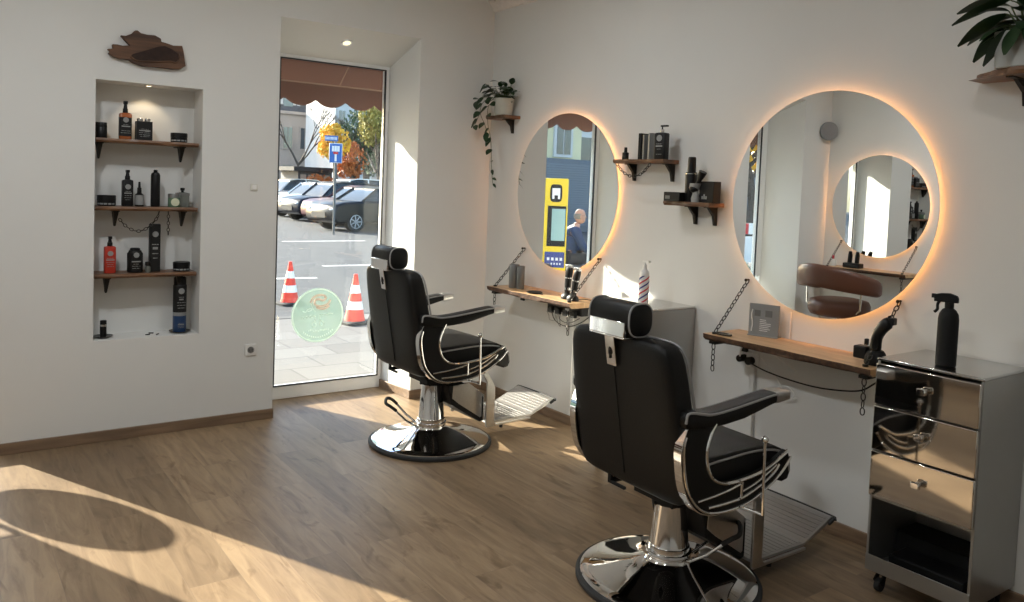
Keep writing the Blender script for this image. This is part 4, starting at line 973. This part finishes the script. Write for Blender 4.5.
# round disc on the back wall beyond the second window
t = thing('wall_speaker', 'round grey disc on the wall, reflected in the large mirror', 'speaker', (-.945, YA-.045, 2.27)); m_ = Matrix.Rotation(R(32), 4, 'Z') @ Matrix.Rotation(R(90), 4, 'X')
MB().cyl((0,.044,0), (0,-.005,0), .03, n=16).build('mount', 'greyl', t)
MB().lathe([(.098,0),(.098,.030),(.094,.036)], n=40, mx=m_).build('rim', 'greyl', t); MB().lathe([(.092,.0365),(.0005,.0385)], n=40, mx=m_).build('grille', 'disc', t)

# ------------------------------------------------------------------ unseen fill lamps added in the ceiling
def ceiling_fill(label, x, y):
    t = thing('added_fill_lamp', label, 'fill lamp', (x, y, ZC), group='unseen fill lamps added above the room')
    MB().loft([[(q*math.cos(a*PI/24), q*math.sin(a*PI/24), zz) for q, zz in ((.10,-.012),(.115,-.010),(.118,0),(.10,0))] for a in range(48)], cap=False, closed=True).build('rim', 'white', t)
    MB().lathe([(.099,-.008),(.099,-.002)], n=32).build('diffuser', 'lamp', t)
for x, y in ((.2, 3.2), (2.0, 3.4), (.2, 1.0), (2.0, 1.0)): ceiling_fill('round white fill lamp added unseen in the ceiling', x, y)

# ------------------------------------------------------------------ the street
def cone(label, x, y):
    t = thing('traffic_cone', label, 'traffic cone', (x, y, ZG if y < 8.7 else ZG-.03), .2)
    MB().loft([[(a, b_, z) for a, b_ in rrect(.17*k, .17*k, 6, 24)] for z, k in ((0,1),(.025,1),(.035,.9))]).build('cone_base', 'gum', t)
    H = .52; r = lambda z: .115-.095*(z/H); zz = [0,.13,.22,.31,.40,H]
    b = MB()
    for i in (0, 2, 4): b.lathe([(r(zz[i]), .03+zz[i]), (r(zz[i+1]), .03+zz[i+1])], n=28)
    b.build('cone_body', 'cone_o', t); b = MB()
    for i in (1, 3): b.lathe([(r(zz[i])+.001, .03+zz[i]), (r(zz[i+1])+.001, .03+zz[i+1])], n=28)
    b.build('white_band', 'cone_w', t)
cone('red and white traffic cone farther out, left of the sticker', 3.70, 9.95)
cone('red and white traffic cone closer to the window, right of sticker', 3.80, 8.20)
# parking sign
px, py = 9.62, 22.4
t = thing('parking_sign', 'blue dead-end road sign with small plate on a grey pole', 'road sign', (px, py, -.06), R(-22))
MB().cyl((0,0,0), (0,0,2.90), .035, n=14).build('pole', 'galv', t)
MB().box((-.19,-.07,2.12), (.19,-.045,2.70)).build('sign_plate', 'signw', t, bevel=.02)
b = MB(); b.box((-.175,-.076,2.135), (.175,-.070,2.685)); b.build('blue_field', 'signb', t, bevel=.001)
b = MB(); b.box((-.03,-.082,2.17), (.03,-.077,2.42)); b.box((-.11,-.082,2.46), (-.05,-.077,2.62)); b.box((-.04,-.082,2.46), (.03,-.077,2.62)); b.box((.04,-.082,2.46), (.11,-.077,2.62)); b.build('white_symbol', 'signw', t)
b = MB(); b.box((-.07,-.086,2.38), (.07,-.0825,2.45)); b.build('red_bar', 'signr', t)
b = MB(); b.box((-.32,-.065,2.76), (.06,-.045,2.92)); b.build('name_plate', 'signb', t, bevel=.004)
b = MB()
for k in range(9): b.box((-.30+k*.038,-.070,2.80), (-.278+k*.038,-.0655,2.88))
b.build('name_plate_print', 'signw', t)
# cars
def car(label, x, y, rz, m, L=4.3, H=1.46, boxy=0.):
    t = thing('parked_car', label, 'car', (x, y, -.06), rz); s = L/4.3; W = .88
    low = [(-2.12,.36),(-2.15,.60),(-2.05,.84),(-1.75,.92),(-.95,.98),(1.95,.98+.05*boxy),(2.12,.85),(2.14,.45),(2.05,.30),(-2.0,.26)]
    loops = []
    for y_, k in ((-W,.94),(-W+.05,1.),(W-.05,1.),(W,.94)): loops.append([(a*s*(1 if k == 1 else .985), y_, .6+(c-.6)*k) for a, c in low])
    MB().loft(loops).build('car_body', m, t, bevel=.05, smooth=50)
    cab = [(-1.05,.95),(-.42,H-.05),(-.1,H),(1.0,H-.01),(1.45+.3*boxy,H-.12),(1.95,.98)]
    cb = MB(); cb.loft([[(a*s, y_*(1-.18*(c-.95)/.5), c) for a, c in cab] for y_ in (-W+.06, W-.06)]); cb.build('cabin_glass', 'cglass', t, bevel=.03)
    rf = MB(); rf.loft([[(a*s, y_, c+.012) for a, c in ((-.46,H-.07),(-.1,H),(1.0,H-.01),(1.47+.3*boxy,H-.12))]+[(a*s, y_, c-.03) for a, c in ((1.47+.3*boxy,H-.12),(1.0,H-.01),(-.1,H),(-.46,H-.07))] for y_ in (-.70, .70)])
    for yy in (-.79, .79):
        q = .91 if abs(yy) > 0 else 1
        for a0, c0, a1, c1 in ((-1.05,.97,-.44,H-.06),(.45,.97,.42,H-.01),(1.93,.99,1.45+.3*boxy,H-.11)):
            rf.tube([(a0*s, yy, c0), (a1*s, yy*.87, c1)], .035, 6)
    rf.build('roof', m, t, smooth=50)
    for wx in (-1.32*s, 1.30*s):
        for wy in (-W+.10, W-.10):
            sg = -1 if wy < 0 else 1
            wl = MB().cyl((wx, wy-.10, .32), (wx, wy+.10, .32), .32, n=28).build('wheel', 'tyre', t)
            b = MB(); b.cyl((wx, wy+sg*.09, .32), (wx, wy+sg*.105, .32), .05, n=14)
            for k in range(7): a = k*2*PI/7; b.tube([(wx, wy+sg*.104, .32), (wx+.20*math.cos(a), wy+sg*.104, .32+.20*math.sin(a))], .022, 6)
            b.tube([(wx+.21*math.cos(k*PI/12), wy+sg*.104, .32+.21*math.sin(k*PI/12)) for k in range(24)], .016, 6, closed=True); b.build('rim', 'car_g', wl)
    b = MB()
    for yy in (-.66, .66): b.sphere((-2.06*s, yy, .70), .11, 12, 8, sc=(.8,1.3,.5))
    b.build('headlight', 'lightc', t, smooth=70)
    b = MB(); b.box((-2.17*s,-.42,.42), (-2.11*s,.42,.60)); b.build('grille', 'tyre', t)
    return t
car('glossy black parked car nearest the window, behind the sign pole', 12.05, 24.6, R(8), 'car_k', 4.3, 1.44)
car('dark maroon parked car just behind the nearest black one', 12.9, 27.4, R(8), 'car_r', 4.2, 1.44)
car('navy parked car with tall body in the middle of the row', 13.0, 30.2, R(8), 'car_n', 4.2, 1.55, 1.)
car('white parked car at the left end of the row', 13.5, 33.2, R(8), 'car_w', 4.2, 1.50)
car('white estate car with long roof behind the dark ones', 16.9, 37.2, R(8), 'car_w', 4.9, 1.72, 1.)
car('silver parked car farthest back in the row', 15.6, 42.0, R(8), 'car_g', 4.4, 1.6)
for k, (x0_, y0_, x1_, y1_) in enumerate(((7.2,20.0,9.5,20.0),(5.9,14.2,7.3,14.1),(4.2,12.6,5.1,12.5))):
    d = Vector((x1_-x0_, y1_-y0_, 0)); d.normalize(); nn = Vector((-d.y, d.x, 0))*.07
    b = MB(); b._add([Vector((x0_,y0_,-.058))-nn, Vector((x1_,y1_,-.058))-nn, Vector((x1_,y1_,-.058))+nn, Vector((x0_,y0_,-.058))+nn], [(0,1,2,3)]); struct(b.build('parking_line', 'paint'))
# trees
def crown(mb, c, r, n, s, seed, flat=1., mi=0):
    rnd = random.Random(seed); blobs = [(Vector(c), r*.72)]+[(Vector(c)+Vector((rnd.gauss(0,1), rnd.gauss(0,1), rnd.gauss(0,1)*flat)).normalized()*r*rnd.uniform(.35,.72), r*rnd.uniform(.3,.5)) for _ in range(9)]
    for i in range(n):
        bc_, br = rnd.choice(blobs); d = Vector((rnd.gauss(0,1), rnd.gauss(0,1), rnd.gauss(0,1))).normalized()
        p = bc_+d*br*rnd.uniform(.6, 1.02); q = rnd.uniform(.6, 1.3)*s
        e = Euler((rnd.uniform(0,6), rnd.uniform(0,6), rnd.uniform(0,6))).to_matrix(); u = e @ Vector((q,0,0)); v_ = e @ Vector((0,q*.7,0)); w_ = e @ Vector((0,0,q*.18))
        mb._add([p-u, p-v_+w_, p+u, p+v_+w_], [(0,1,2,3)], mi)
def tree(name, label, x, y, h, r, leaves, n, s, seed, cz=None, flat=1.):
    t = thing(name, label, 'tree', (x, y, -.06)); rnd = random.Random(seed)
    b = MB(); hh = (cz or h*.62); b.tube(bez([(0,0,0),(.05*h*rnd.uniform(-1,1),0,hh*.4),(0,.02*h,hh*.8),(0,0,hh+r*.4)], 5), [h*.03*(1-.8*i/15) for i in range(16)], 8)
    for k in range(7):
        a = rnd.uniform(0, 2*PI); z0 = hh*rnd.uniform(.45,.9); b.tube([(0,0,z0), (r*.4*math.cos(a), r*.4*math.sin(a), z0+r*.4), (r*.75*math.cos(a), r*.75*math.sin(a), z0+r*.8)], [h*.012, h*.008, h*.003], 5)
    b.build('trunk', 'trunk', t)
    if n: c = MB(); crown(c, (0,0,hh), r, n, s, seed, flat); c.build('crown', leaves, t, smooth=10)
tree('yellow_tree', 'slim bright yellow autumn tree behind the road sign', 17.0, 39.6, 6.5, 1.05, 'yleaf', 2600, .085, 33, 3.7, 2.2)
tree('orange_tree', 'orange-brown tree right of the road sign', 20.3, 44.5, 5, 1.25, 'oleaf', 2400, .085, 4, 2.8, 1.5)
tree('conifer_tree', 'big dark green conifer behind the orange tree', 25.0, 53.0, 12, 2.6, 'gleaf', 4200, .12, 5, 4.4, 1.9)
tree('olive_tree', 'olive and gold tree at the right edge of the window', 22.6, 46.2, 8, 1.7, 'ygleaf', 3600, .095, 6, 4.9, 1.3)
tree('brown_tree', 'low olive-brown bush below the yellow tree', 18.9, 46.0, 3, .95, 'oleaf', 1200, .08, 9, 1.3)
# bare tree
t = thing('bare_tree', 'leafless tree in front of the greige building', 'tree', (21.2, 56.0, -.06)); b = MB(); rnd = random.Random(2)
def br(p, d, L_, r_, k):
    q = p+d*L_; b.tube([p, (p+q)/2+Vector((rnd.uniform(-.05,.05)*L_,0,0)), q], [r_, r_*.8, r_*.6], 5)
    if k:
        for _ in range(3): br(q, (d+Vector((rnd.uniform(-.7,.7), rnd.uniform(-.5,.5), rnd.uniform(-.1,.5)))).normalized(), L_*.68, r_*.6, k-1)
br(Vector((0,0,0)), Vector((0,0,1)), 2.6, .14, 5); b.build('trunk', 'trunk', t)
# buildings
def facade(label, x0, x1, y, h, m, nx, nz, z0, sz, depth=10, roofm=None, winw=.9, winh=1.5, rz=0., frame='facw'):
    t = thing('building', label, 'building', (x0, y, -.06), rz); W = x1-x0
    MB().box((0,0,0), (W,depth,h)).build('walls', m, t)
    for i in range(nx):
        for k in range(nz):
            cx = W*(i+.5)/nx; cz = z0+k*sz
            f = MB(); f.box((cx-winw/2-.12,-.10,cz-.12), (cx+winw/2+.12,-.001,cz+winh+.12)); f = f.build('window', frame, t)
            g_ = MB(); g_.box((cx-winw/2,-.12,cz), (cx-.03,-.101,cz+winh)); g_.box((cx+.03,-.12,cz), (cx+winw/2,-.101,cz+winh)); g_.build('pane', 'wing', f)
    MB().box((-.1,-.25,h*.985), (W+.1,0,h+.15)).build('cornice', frame, t)
    if roofm:
        b = MB(); b.prism([(-.2,h+.15),(1.2,h+3.4),(depth*.5,h+4.4),(depth,h+.15)], -.1, W+.1, 'x'); r_ = b.build('roof', roofm, t)
        for i in range(nx):
            cx = W*(i+.5)/nx; d = MB(); d.box((cx-.75,.05,h+.4), (cx+.75,1.6,h+2.4)); d = d.build('dormer', 'facw', r_)
            MB().box((cx-.45,-.02,h+.6), (cx+.45,.049,h+2.1)).build('dormer_pane', 'wing', t)
    return t
facade('greige stone building with slate mansard roof at the left', 19.0, 28.6, 72, 7.6, 'facp', 6, 2, .9, 3.5, roofm='roof', winh=1.9, winw=.8, frame='facp')
facade('tall white building with plain front behind the bare tree', 25.0, 28.2, 58.5, 20, 'facw', 3, 5, 2.6, 3.2, winw=.5, winh=1.2, depth=6)
facade('pale grey building deep behind the trees', 29.2, 62, 66, 17, 'facp', 12, 4, 1.5, 3.8)
t = thing('kiosk', 'low dark flat-roofed kiosk in front of the white building', 'kiosk', (18.0, 47.5, -.06)); MB().box((0,0,0), (2.2,3,2.1)).build('walls', 'roof', t); MB().box((-.6,-.9,2.1), (2.4,3.2,2.35)).build('flat_roof', 'tyre', t)
b = MB()
for k in range(4): b.box((.15+k*.5,-.03,.2), (.5+k*.5,-.001,1.9))
b.build('shutter', 'facp', t)
# seen in the mirrors only
facade('pale yellow house with one window, reflected in the farther mirror', -14.6, -10.6, 25, 6.2, 'facy', 2, 1, 3.0, 3, winw=.7, winh=1.35, depth=6)
t = thing('shopfront', 'slate blue shuttered shopfront reflected in the farther mirror', 'shopfront', (-24, 23.4, -.06)); MB().box((0,0,0), (13.6,1.5,2.75)).build('walls', 'facb', t)
b = MB()
for k in range(26): b.box((.0,-.02,.25+k*.09), (13.6,0,.31+k*.09))
b.build('shutter_slats', 'facs', t)
t = thing('building', 'pale grey modern block at the far end, reflected in mirror', 'building', (-46, 42, -.06)); MB().box((0,0,0), (22,8,9)).build('walls', 'facw', t)
for k in range(7): MB().box((1+k*3,-.05,3.2), (2.6+k*3,-.001,5.2)).build('window', 'wing', t)
t = thing('ticket_machine', 'yellow ticket machine with dark emblem, reflected in the farther mirror', 'ticket machine', (-.555, 9.05, -.06), R(38))
MB().box((-.17,-.28,0), (.17,.10,1.76)).build('cabinet', 'yell', t, bevel=.02)
MB().loft([[(a, y_, 1.55+c) for a, c in rrect(.085, .125, 4, 24)] for y_ in (-.292, -.279)]).build('emblem', 'tyre', t)
b = MB(); b.box((-.055,-.297,1.52), (.055,-.2925,1.62)); b.box((-.055,-.297,1.47), (-.025,-.2925,1.52)); b.box((.025,-.297,1.47), (.055,-.2925,1.52)); b.build('emblem_symbol', 'signw', t)
MB().box((-.15,-.293,.80), (.11,-.279,1.37)).build('display_frame', 'tyre', t, bevel=.005); MB().box((-.14,-.298,.88), (.05,-.2935,1.33)).build('display', 'screen', t)
MB().box((-.15,-.292,.50), (.13,-.279,.72)).build('lower_panel', 'navy', t)
b = MB()
for k in range(4): b.box((-.12+k*.06,-.297,.60), (-.085+k*.06,-.2925,.64)); b.box((-.1+k*.04,-.297,.54), (-.08+k*.04,-.2925,.565))
b.build('panel_print', 'signw', t)
MB().box((.171,-.27,.0), (.185,.08,1.76)).build('side_rail', 'amber', t)
# seated person (outside, reflected in the farther mirror)
def person(x, y, rz, zs):
    t = thing('person', 'person in a blue jacket sitting outside, reflected in the farther mirror', 'person', (x, y, -.06), rz)
    def skin(name, verts, edges, rad, m, sub=2):
        me = bpy.data.meshes.new(name); me.from_pydata(verts, edges, []); o = bpy.data.objects.new(name, me); col.objects.link(o); o.parent = t
        md = o.modifiers.new('skin', 'SKIN'); o.modifiers.new('sub', 'SUBSURF').levels = sub; o.modifiers['sub'].render_levels = sub
        for v_, r_ in zip(me.skin_vertices[0].data, rad): v_.radius = r_ if isinstance(r_, tuple) else (r_, r_)
        me.skin_vertices[0].data[0].use_root = True; me.materials.append(M[m]); md.use_smooth_shade = True; return o
    z = zs
    # facing local -y ; pelvis at seat
    V = [(0,0,z+.10),(0,-.02,z+.28),(0,-.05,z+.44),(0,-.10,z+.54),(0,-.125,z+.60),(0,-.15,z+.66),
         (-.09,-.02,z+.07),(-.12,-.42,z+.09),(-.12,-.44,z-.33),(-.12,-.60,z-.37),(.09,-.02,z+.07),(.12,-.42,z+.09),(.12,-.44,z-.33),(.12,-.60,z-.37),
         (-.17,-.07,z+.50),(-.23,-.16,z+.27),(-.13,-.36,z+.18),(.17,-.07,z+.50),(.23,-.16,z+.27),(.13,-.36,z+.18)]
    E = [(0,1),(1,2),(2,3),(3,4),(4,5),(0,6),(6,7),(7,8),(8,9),(0,10),(10,11),(11,12),(12,13),(3,14),(14,15),(15,16),(3,17),(17,18),(18,19)]
    rad = [.15,(.16,.12),(.17,.12),(.10,.09),.06,.058,.10,.072,.05,.045,.10,.072,.05,.045,.07,.052,.036,.07,.052,.036]
    body = skin('body', V, E, rad, 'skin')
    jk = skin('jacket', [(0,0,z+.06),(0,-.02,z+.28),(0,-.05,z+.44),(0,-.10,z+.55),(-.18,-.07,z+.49),(-.24,-.16,z+.27),(-.15,-.33,z+.19),(.18,-.07,z+.49),(.24,-.16,z+.27),(.15,-.33,z+.19)],
              [(0,1),(1,2),(2,3),(3,4),(4,5),(5,6),(3,7),(7,8),(8,9)], [(.19,.16),(.19,.145),(.19,.135),(.105,.10),.085,.068,.055,.085,.068,.055], 'bluej')
    tr = skin('trousers', [(0,0,z+.10),(-.09,-.02,z+.08),(-.12,-.42,z+.09),(-.12,-.44,z-.28),(.09,-.02,z+.08),(.12,-.42,z+.09),(.12,-.44,z-.28)], [(0,1),(1,2),(2,3),(0,4),(4,5),(5,6)], [.15,.115,.085,.068,.115,.085,.068], 'trou')
    hb = MB(); hz = z+.76; c = Vector((0,-.18,hz)); loops = []
    for i in range(13):
        a = -PI/2+PI*i/12; q = math.cos(a); zz = .118*math.sin(a); wx = .076*q**.7 if q > .01 else .003; wy = (.092*q**.7 if q > .01 else .003)
        jaw = -.012 if i < 5 else 0
        loops.append([(c.x+wx*math.cos(2*PI*j/20), c.y+jaw+wy*math.sin(2*PI*j/20), c.z+zz) for j in range(20)])
    hb.loft(loops); hb.sphere((0,-.275,hz-.010), .017, 10, 6, sc=(.8,1.1,1.4))
    for s in (-1, 1): hb.sphere((s*.078,-.172,hz-.005), .024, 10, 6, sc=(.35,.7,1.2))
    hd = hb.build('head', 'skin', t, smooth=80)
    e = MB(); [e.sphere((s*.030,-.262,hz+.010), .011, 8, 6) for s in (-1, 1)]; e.build('eye', 'signw', hd)
    e = MB(); e.tube([(-.024,-.264,hz-.052),(0,-.270,hz-.050),(.024,-.264,hz-.052)], .0045, 6); e.build('mouth', 'tan', hd)
    e = MB()
    for s in (-1, 1):
        e.tube([(s*.030+.020*math.cos(k*PI/6), -.277, hz+.010+.015*math.sin(k*PI/6)) for k in range(12)], .0025, 5, closed=True); e.tube([(s*.05,-.274,hz+.012),(s*.080,-.18,hz+.01)], .0022, 5)
    e.tube([(-.010,-.280,hz+.012),(.010,-.280,hz+.012)], .0022, 5); e.build('glasses', 'blk', t)
    hh = MB(); hh.loft([[(c.x+.081*k*math.cos(2*PI*j/20), c.y+.010+.094*k*math.sin(2*PI*j/20), c.z+zz) for j in range(11)]+[(c.x+.070*k*math.cos(2*PI*j/20), c.y+.010+.080*k*math.sin(2*PI*j/20), c.z+zz) for j in range(10,-1,-1)] for zz, k in ((-.045,.86),(0,1.),(.045,.96))]); hh.build('hair', 'hair', t, smooth=60)
    for s in (-1, 1):   # hands resting on the thighs
        h = MB(); px_, py_, pz_ = s*.135, -.385, z+.185
        h.loft([[(px_+a, py_-d, pz_+b_) for a, b_ in rrect(.036*k, .013*k, 3, 14)] for d, k in ((-.03,.7),(0,.95),(.04,1.05),(.07,1.))])
        for f_, (dx, L_) in enumerate(((-.027,.055),(-.009,.066),(.009,.063),(.026,.05))):
            h.tube([(px_+dx,py_-.066,pz_), (px_+dx*1.08,py_-.066-L_*.55,pz_-.006), (px_+dx*1.1,py_-.066-L_,pz_-.026)], [.0092,.0085,.0068], 7)
        h.tube([(px_-s*.028,py_-.01,pz_), (px_-s*.052,py_-.035,pz_-.008), (px_-s*.055,py_-.065,pz_-.018)], [.0105,.0095,.0075], 7); h.build('hand', 'skin', t, smooth=70)
    for s in (-1, 1):
        sh = MB(); sh.loft([[(s*.12+a, -.52-dy, zz+b_) for a, b_ in rrect(.046, hh_, 4, 16)] for dy, zz, hh_ in ((-.10,z-.372,.045),(0,z-.375,.042),(.08,z-.388,.030),(.15,z-.395,.020))]); sh.build('shoe', 'tyre', t, smooth=60)
    return t
person(-1.62, 10.0, R(-70), .42)
t = thing('street_bench', 'low dark bench under the person in the blue jacket', 'bench', (-1.62, 10.0, -.06), R(-70))
b = MB(); b.box((-.7,-.20,.36), (.7,.20,.41)); b.build('seat', 'metalr', t, bevel=.005)
for s in (-1, 1): MB().box((s*.6-.03,-.18,0), (s*.6+.03,.18,.36)).build('leg', 'metalr', t)
# beyond the second window (seen in the large mirror)
tree('golden_tree', 'golden autumn tree reflected in the left edge of the large mirror', -11.5, 14.2, 5.2, 1.7, 'yleaf', 1500, .12, 21, 3.6, 1.2)
car('dark car reflected in the left edge of the large mirror', -15.2, 18.6, R(15), 'car_n', 4.3, 1.5)
for k in range(3):
    t = thing('road_barrier', ['red and white road barrier nearest the tree trunk, in the mirror', 'red and white road barrier in the middle, in the mirror', 'red and white road barrier farthest left, in the mirror'][k], 'barrier', (-7.3-k*1.35, 11.6, -.06), R(12), 'road barriers beyond the second window')
    b = MB(); b.box((-.6,-.02,.75), (.6,.02,1.0)); b.build('rail', 'cone_w', t); q = MB()
    for j in range(4): q.box((-.55+j*.3,-.024,.752), (-.40+j*.3,-.0205,.998))
    q.build('red_stripe', 'redw', t)
    for s in (-1, 1): MB().box((s*.5-.03,-.03,0), (s*.5+.03,.03,.75)).build('post', 'cone_w', t)
    MB().box((-.5,-.01,.1), (.5,.01,.70)).build('panel', 'cone_w', t)

# ------------------------------------------------------------------ light
sc = bpy.context.scene
SD = Vector((.465, -1, -.44)).normalized()
l = bpy.data.lights.new('sun', 'SUN'); l.energy = 19.5; l.angle = R(.55); l.color = (1., .89, .74)
o = bpy.data.objects.new('sun', l); col.objects.link(o); o.rotation_euler = SD.to_track_quat('-Z', 'Y').to_euler(); o.location = (0, 20, 12)
wd = bpy.data.worlds.new('sky'); sc.world = wd; wd.use_nodes = True; nt = wd.node_tree
sk = nt.nodes.new('ShaderNodeTexSky'); sk.sky_type = 'NISHITA'; sk.sun_disc = False; sk.sun_elevation = R(21.7)
sk.sun_rotation = math.atan2(-SD.x, -SD.y); sk.air_density = 1.; sk.dust_density = 1.2; sk.ozone_density = 1.
bg = nt.nodes['Background']; bg.inputs['Strength'].default_value = .55
nt.links.new(sk.outputs[0], bg.inputs['Color'])
def spot(name, loc, energy, size, color, ang=R(110), blend=.8, aim=None):
    l = bpy.data.lights.new(name, 'SPOT'); l.energy = energy; l.spot_size = ang; l.spot_blend = blend; l.shadow_soft_size = size; l.color = color
    o = bpy.data.objects.new(name, l); col.objects.link(o); o.location = loc
    if aim: o.rotation_euler = (Vector(aim)-Vector(loc)).to_track_quat('-Z', 'Y').to_euler()
    return o
spot('niche_light', (1.02, YA+.075, NZ[1]-.02), 1.1, .012, (1., .78, .50), R(95), .5, (1.02, YA+.19, 1.75))
spot('reveal_light', (2.300, 5.205, 2.465), 1.6, .03, (1., .86, .62), R(150))
for i, (x, y) in enumerate(((.2, 3.2), (2.0, 3.4), (.2, 1.0), (2.0, 1.0))):
    l = bpy.data.lights.new('downlight', 'AREA'); l.shape = 'DISK'; l.size = .19; l.energy = (21., 8.5, 12.5, 2.5)[i]; l.color = (.91, .95, .98)  # fill light of the added ceiling lamps, raises the room's ambient level
    o = bpy.data.objects.new('downlight', l); col.objects.link(o); o.location = (x, y, ZC-.02)

# ------------------------------------------------------------------ camera
yaw, pitch, roll, F, CY = .6247, .0533, .0388, 802.4, 230.05
cy_, sy_ = math.cos(yaw), math.sin(yaw)
f = Vector((sy_*math.cos(pitch), cy_*math.cos(pitch), -math.sin(pitch))); r0 = Vector((cy_, -sy_, 0)); u0 = r0.cross(f)
r = r0*math.cos(roll)+u0*math.sin(roll); u = -r0*math.sin(roll)+u0*math.cos(roll)
cd = bpy.data.cameras.new('camera'); cam = bpy.data.objects.new('camera', cd); col.objects.link(cam)
cam.matrix_world = Matrix(((r.x, u.x, -f.x, 0), (r.y, u.y, -f.y, 0), (r.z, u.z, -f.z, 1.55), (0, 0, 0, 1)))
cd.sensor_fit = 'HORIZONTAL'; cd.sensor_width = 36; cd.lens = F/1024*36; cd.shift_y = -(301-CY)/1024; cd.clip_start = .02; cd.clip_end = 400
sc.camera = cam
sc.view_settings.view_transform = 'Standard'; sc.view_settings.look = 'None'; sc.view_settings.gamma = 1; sc.view_settings.exposure = .35
sc.view_settings.use_curve_mapping = False
sc.cycles.max_bounces = 12; sc.cycles.diffuse_bounces = 6; sc.cycles.glossy_bounces = 8; sc.cycles.transparent_max_bounces = 12
sc.cycles.sample_clamp_indirect = 6.; sc.cycles.use_denoising = True; sc.cycles.caustics_reflective = True; sc.cycles.blur_glossy = .5
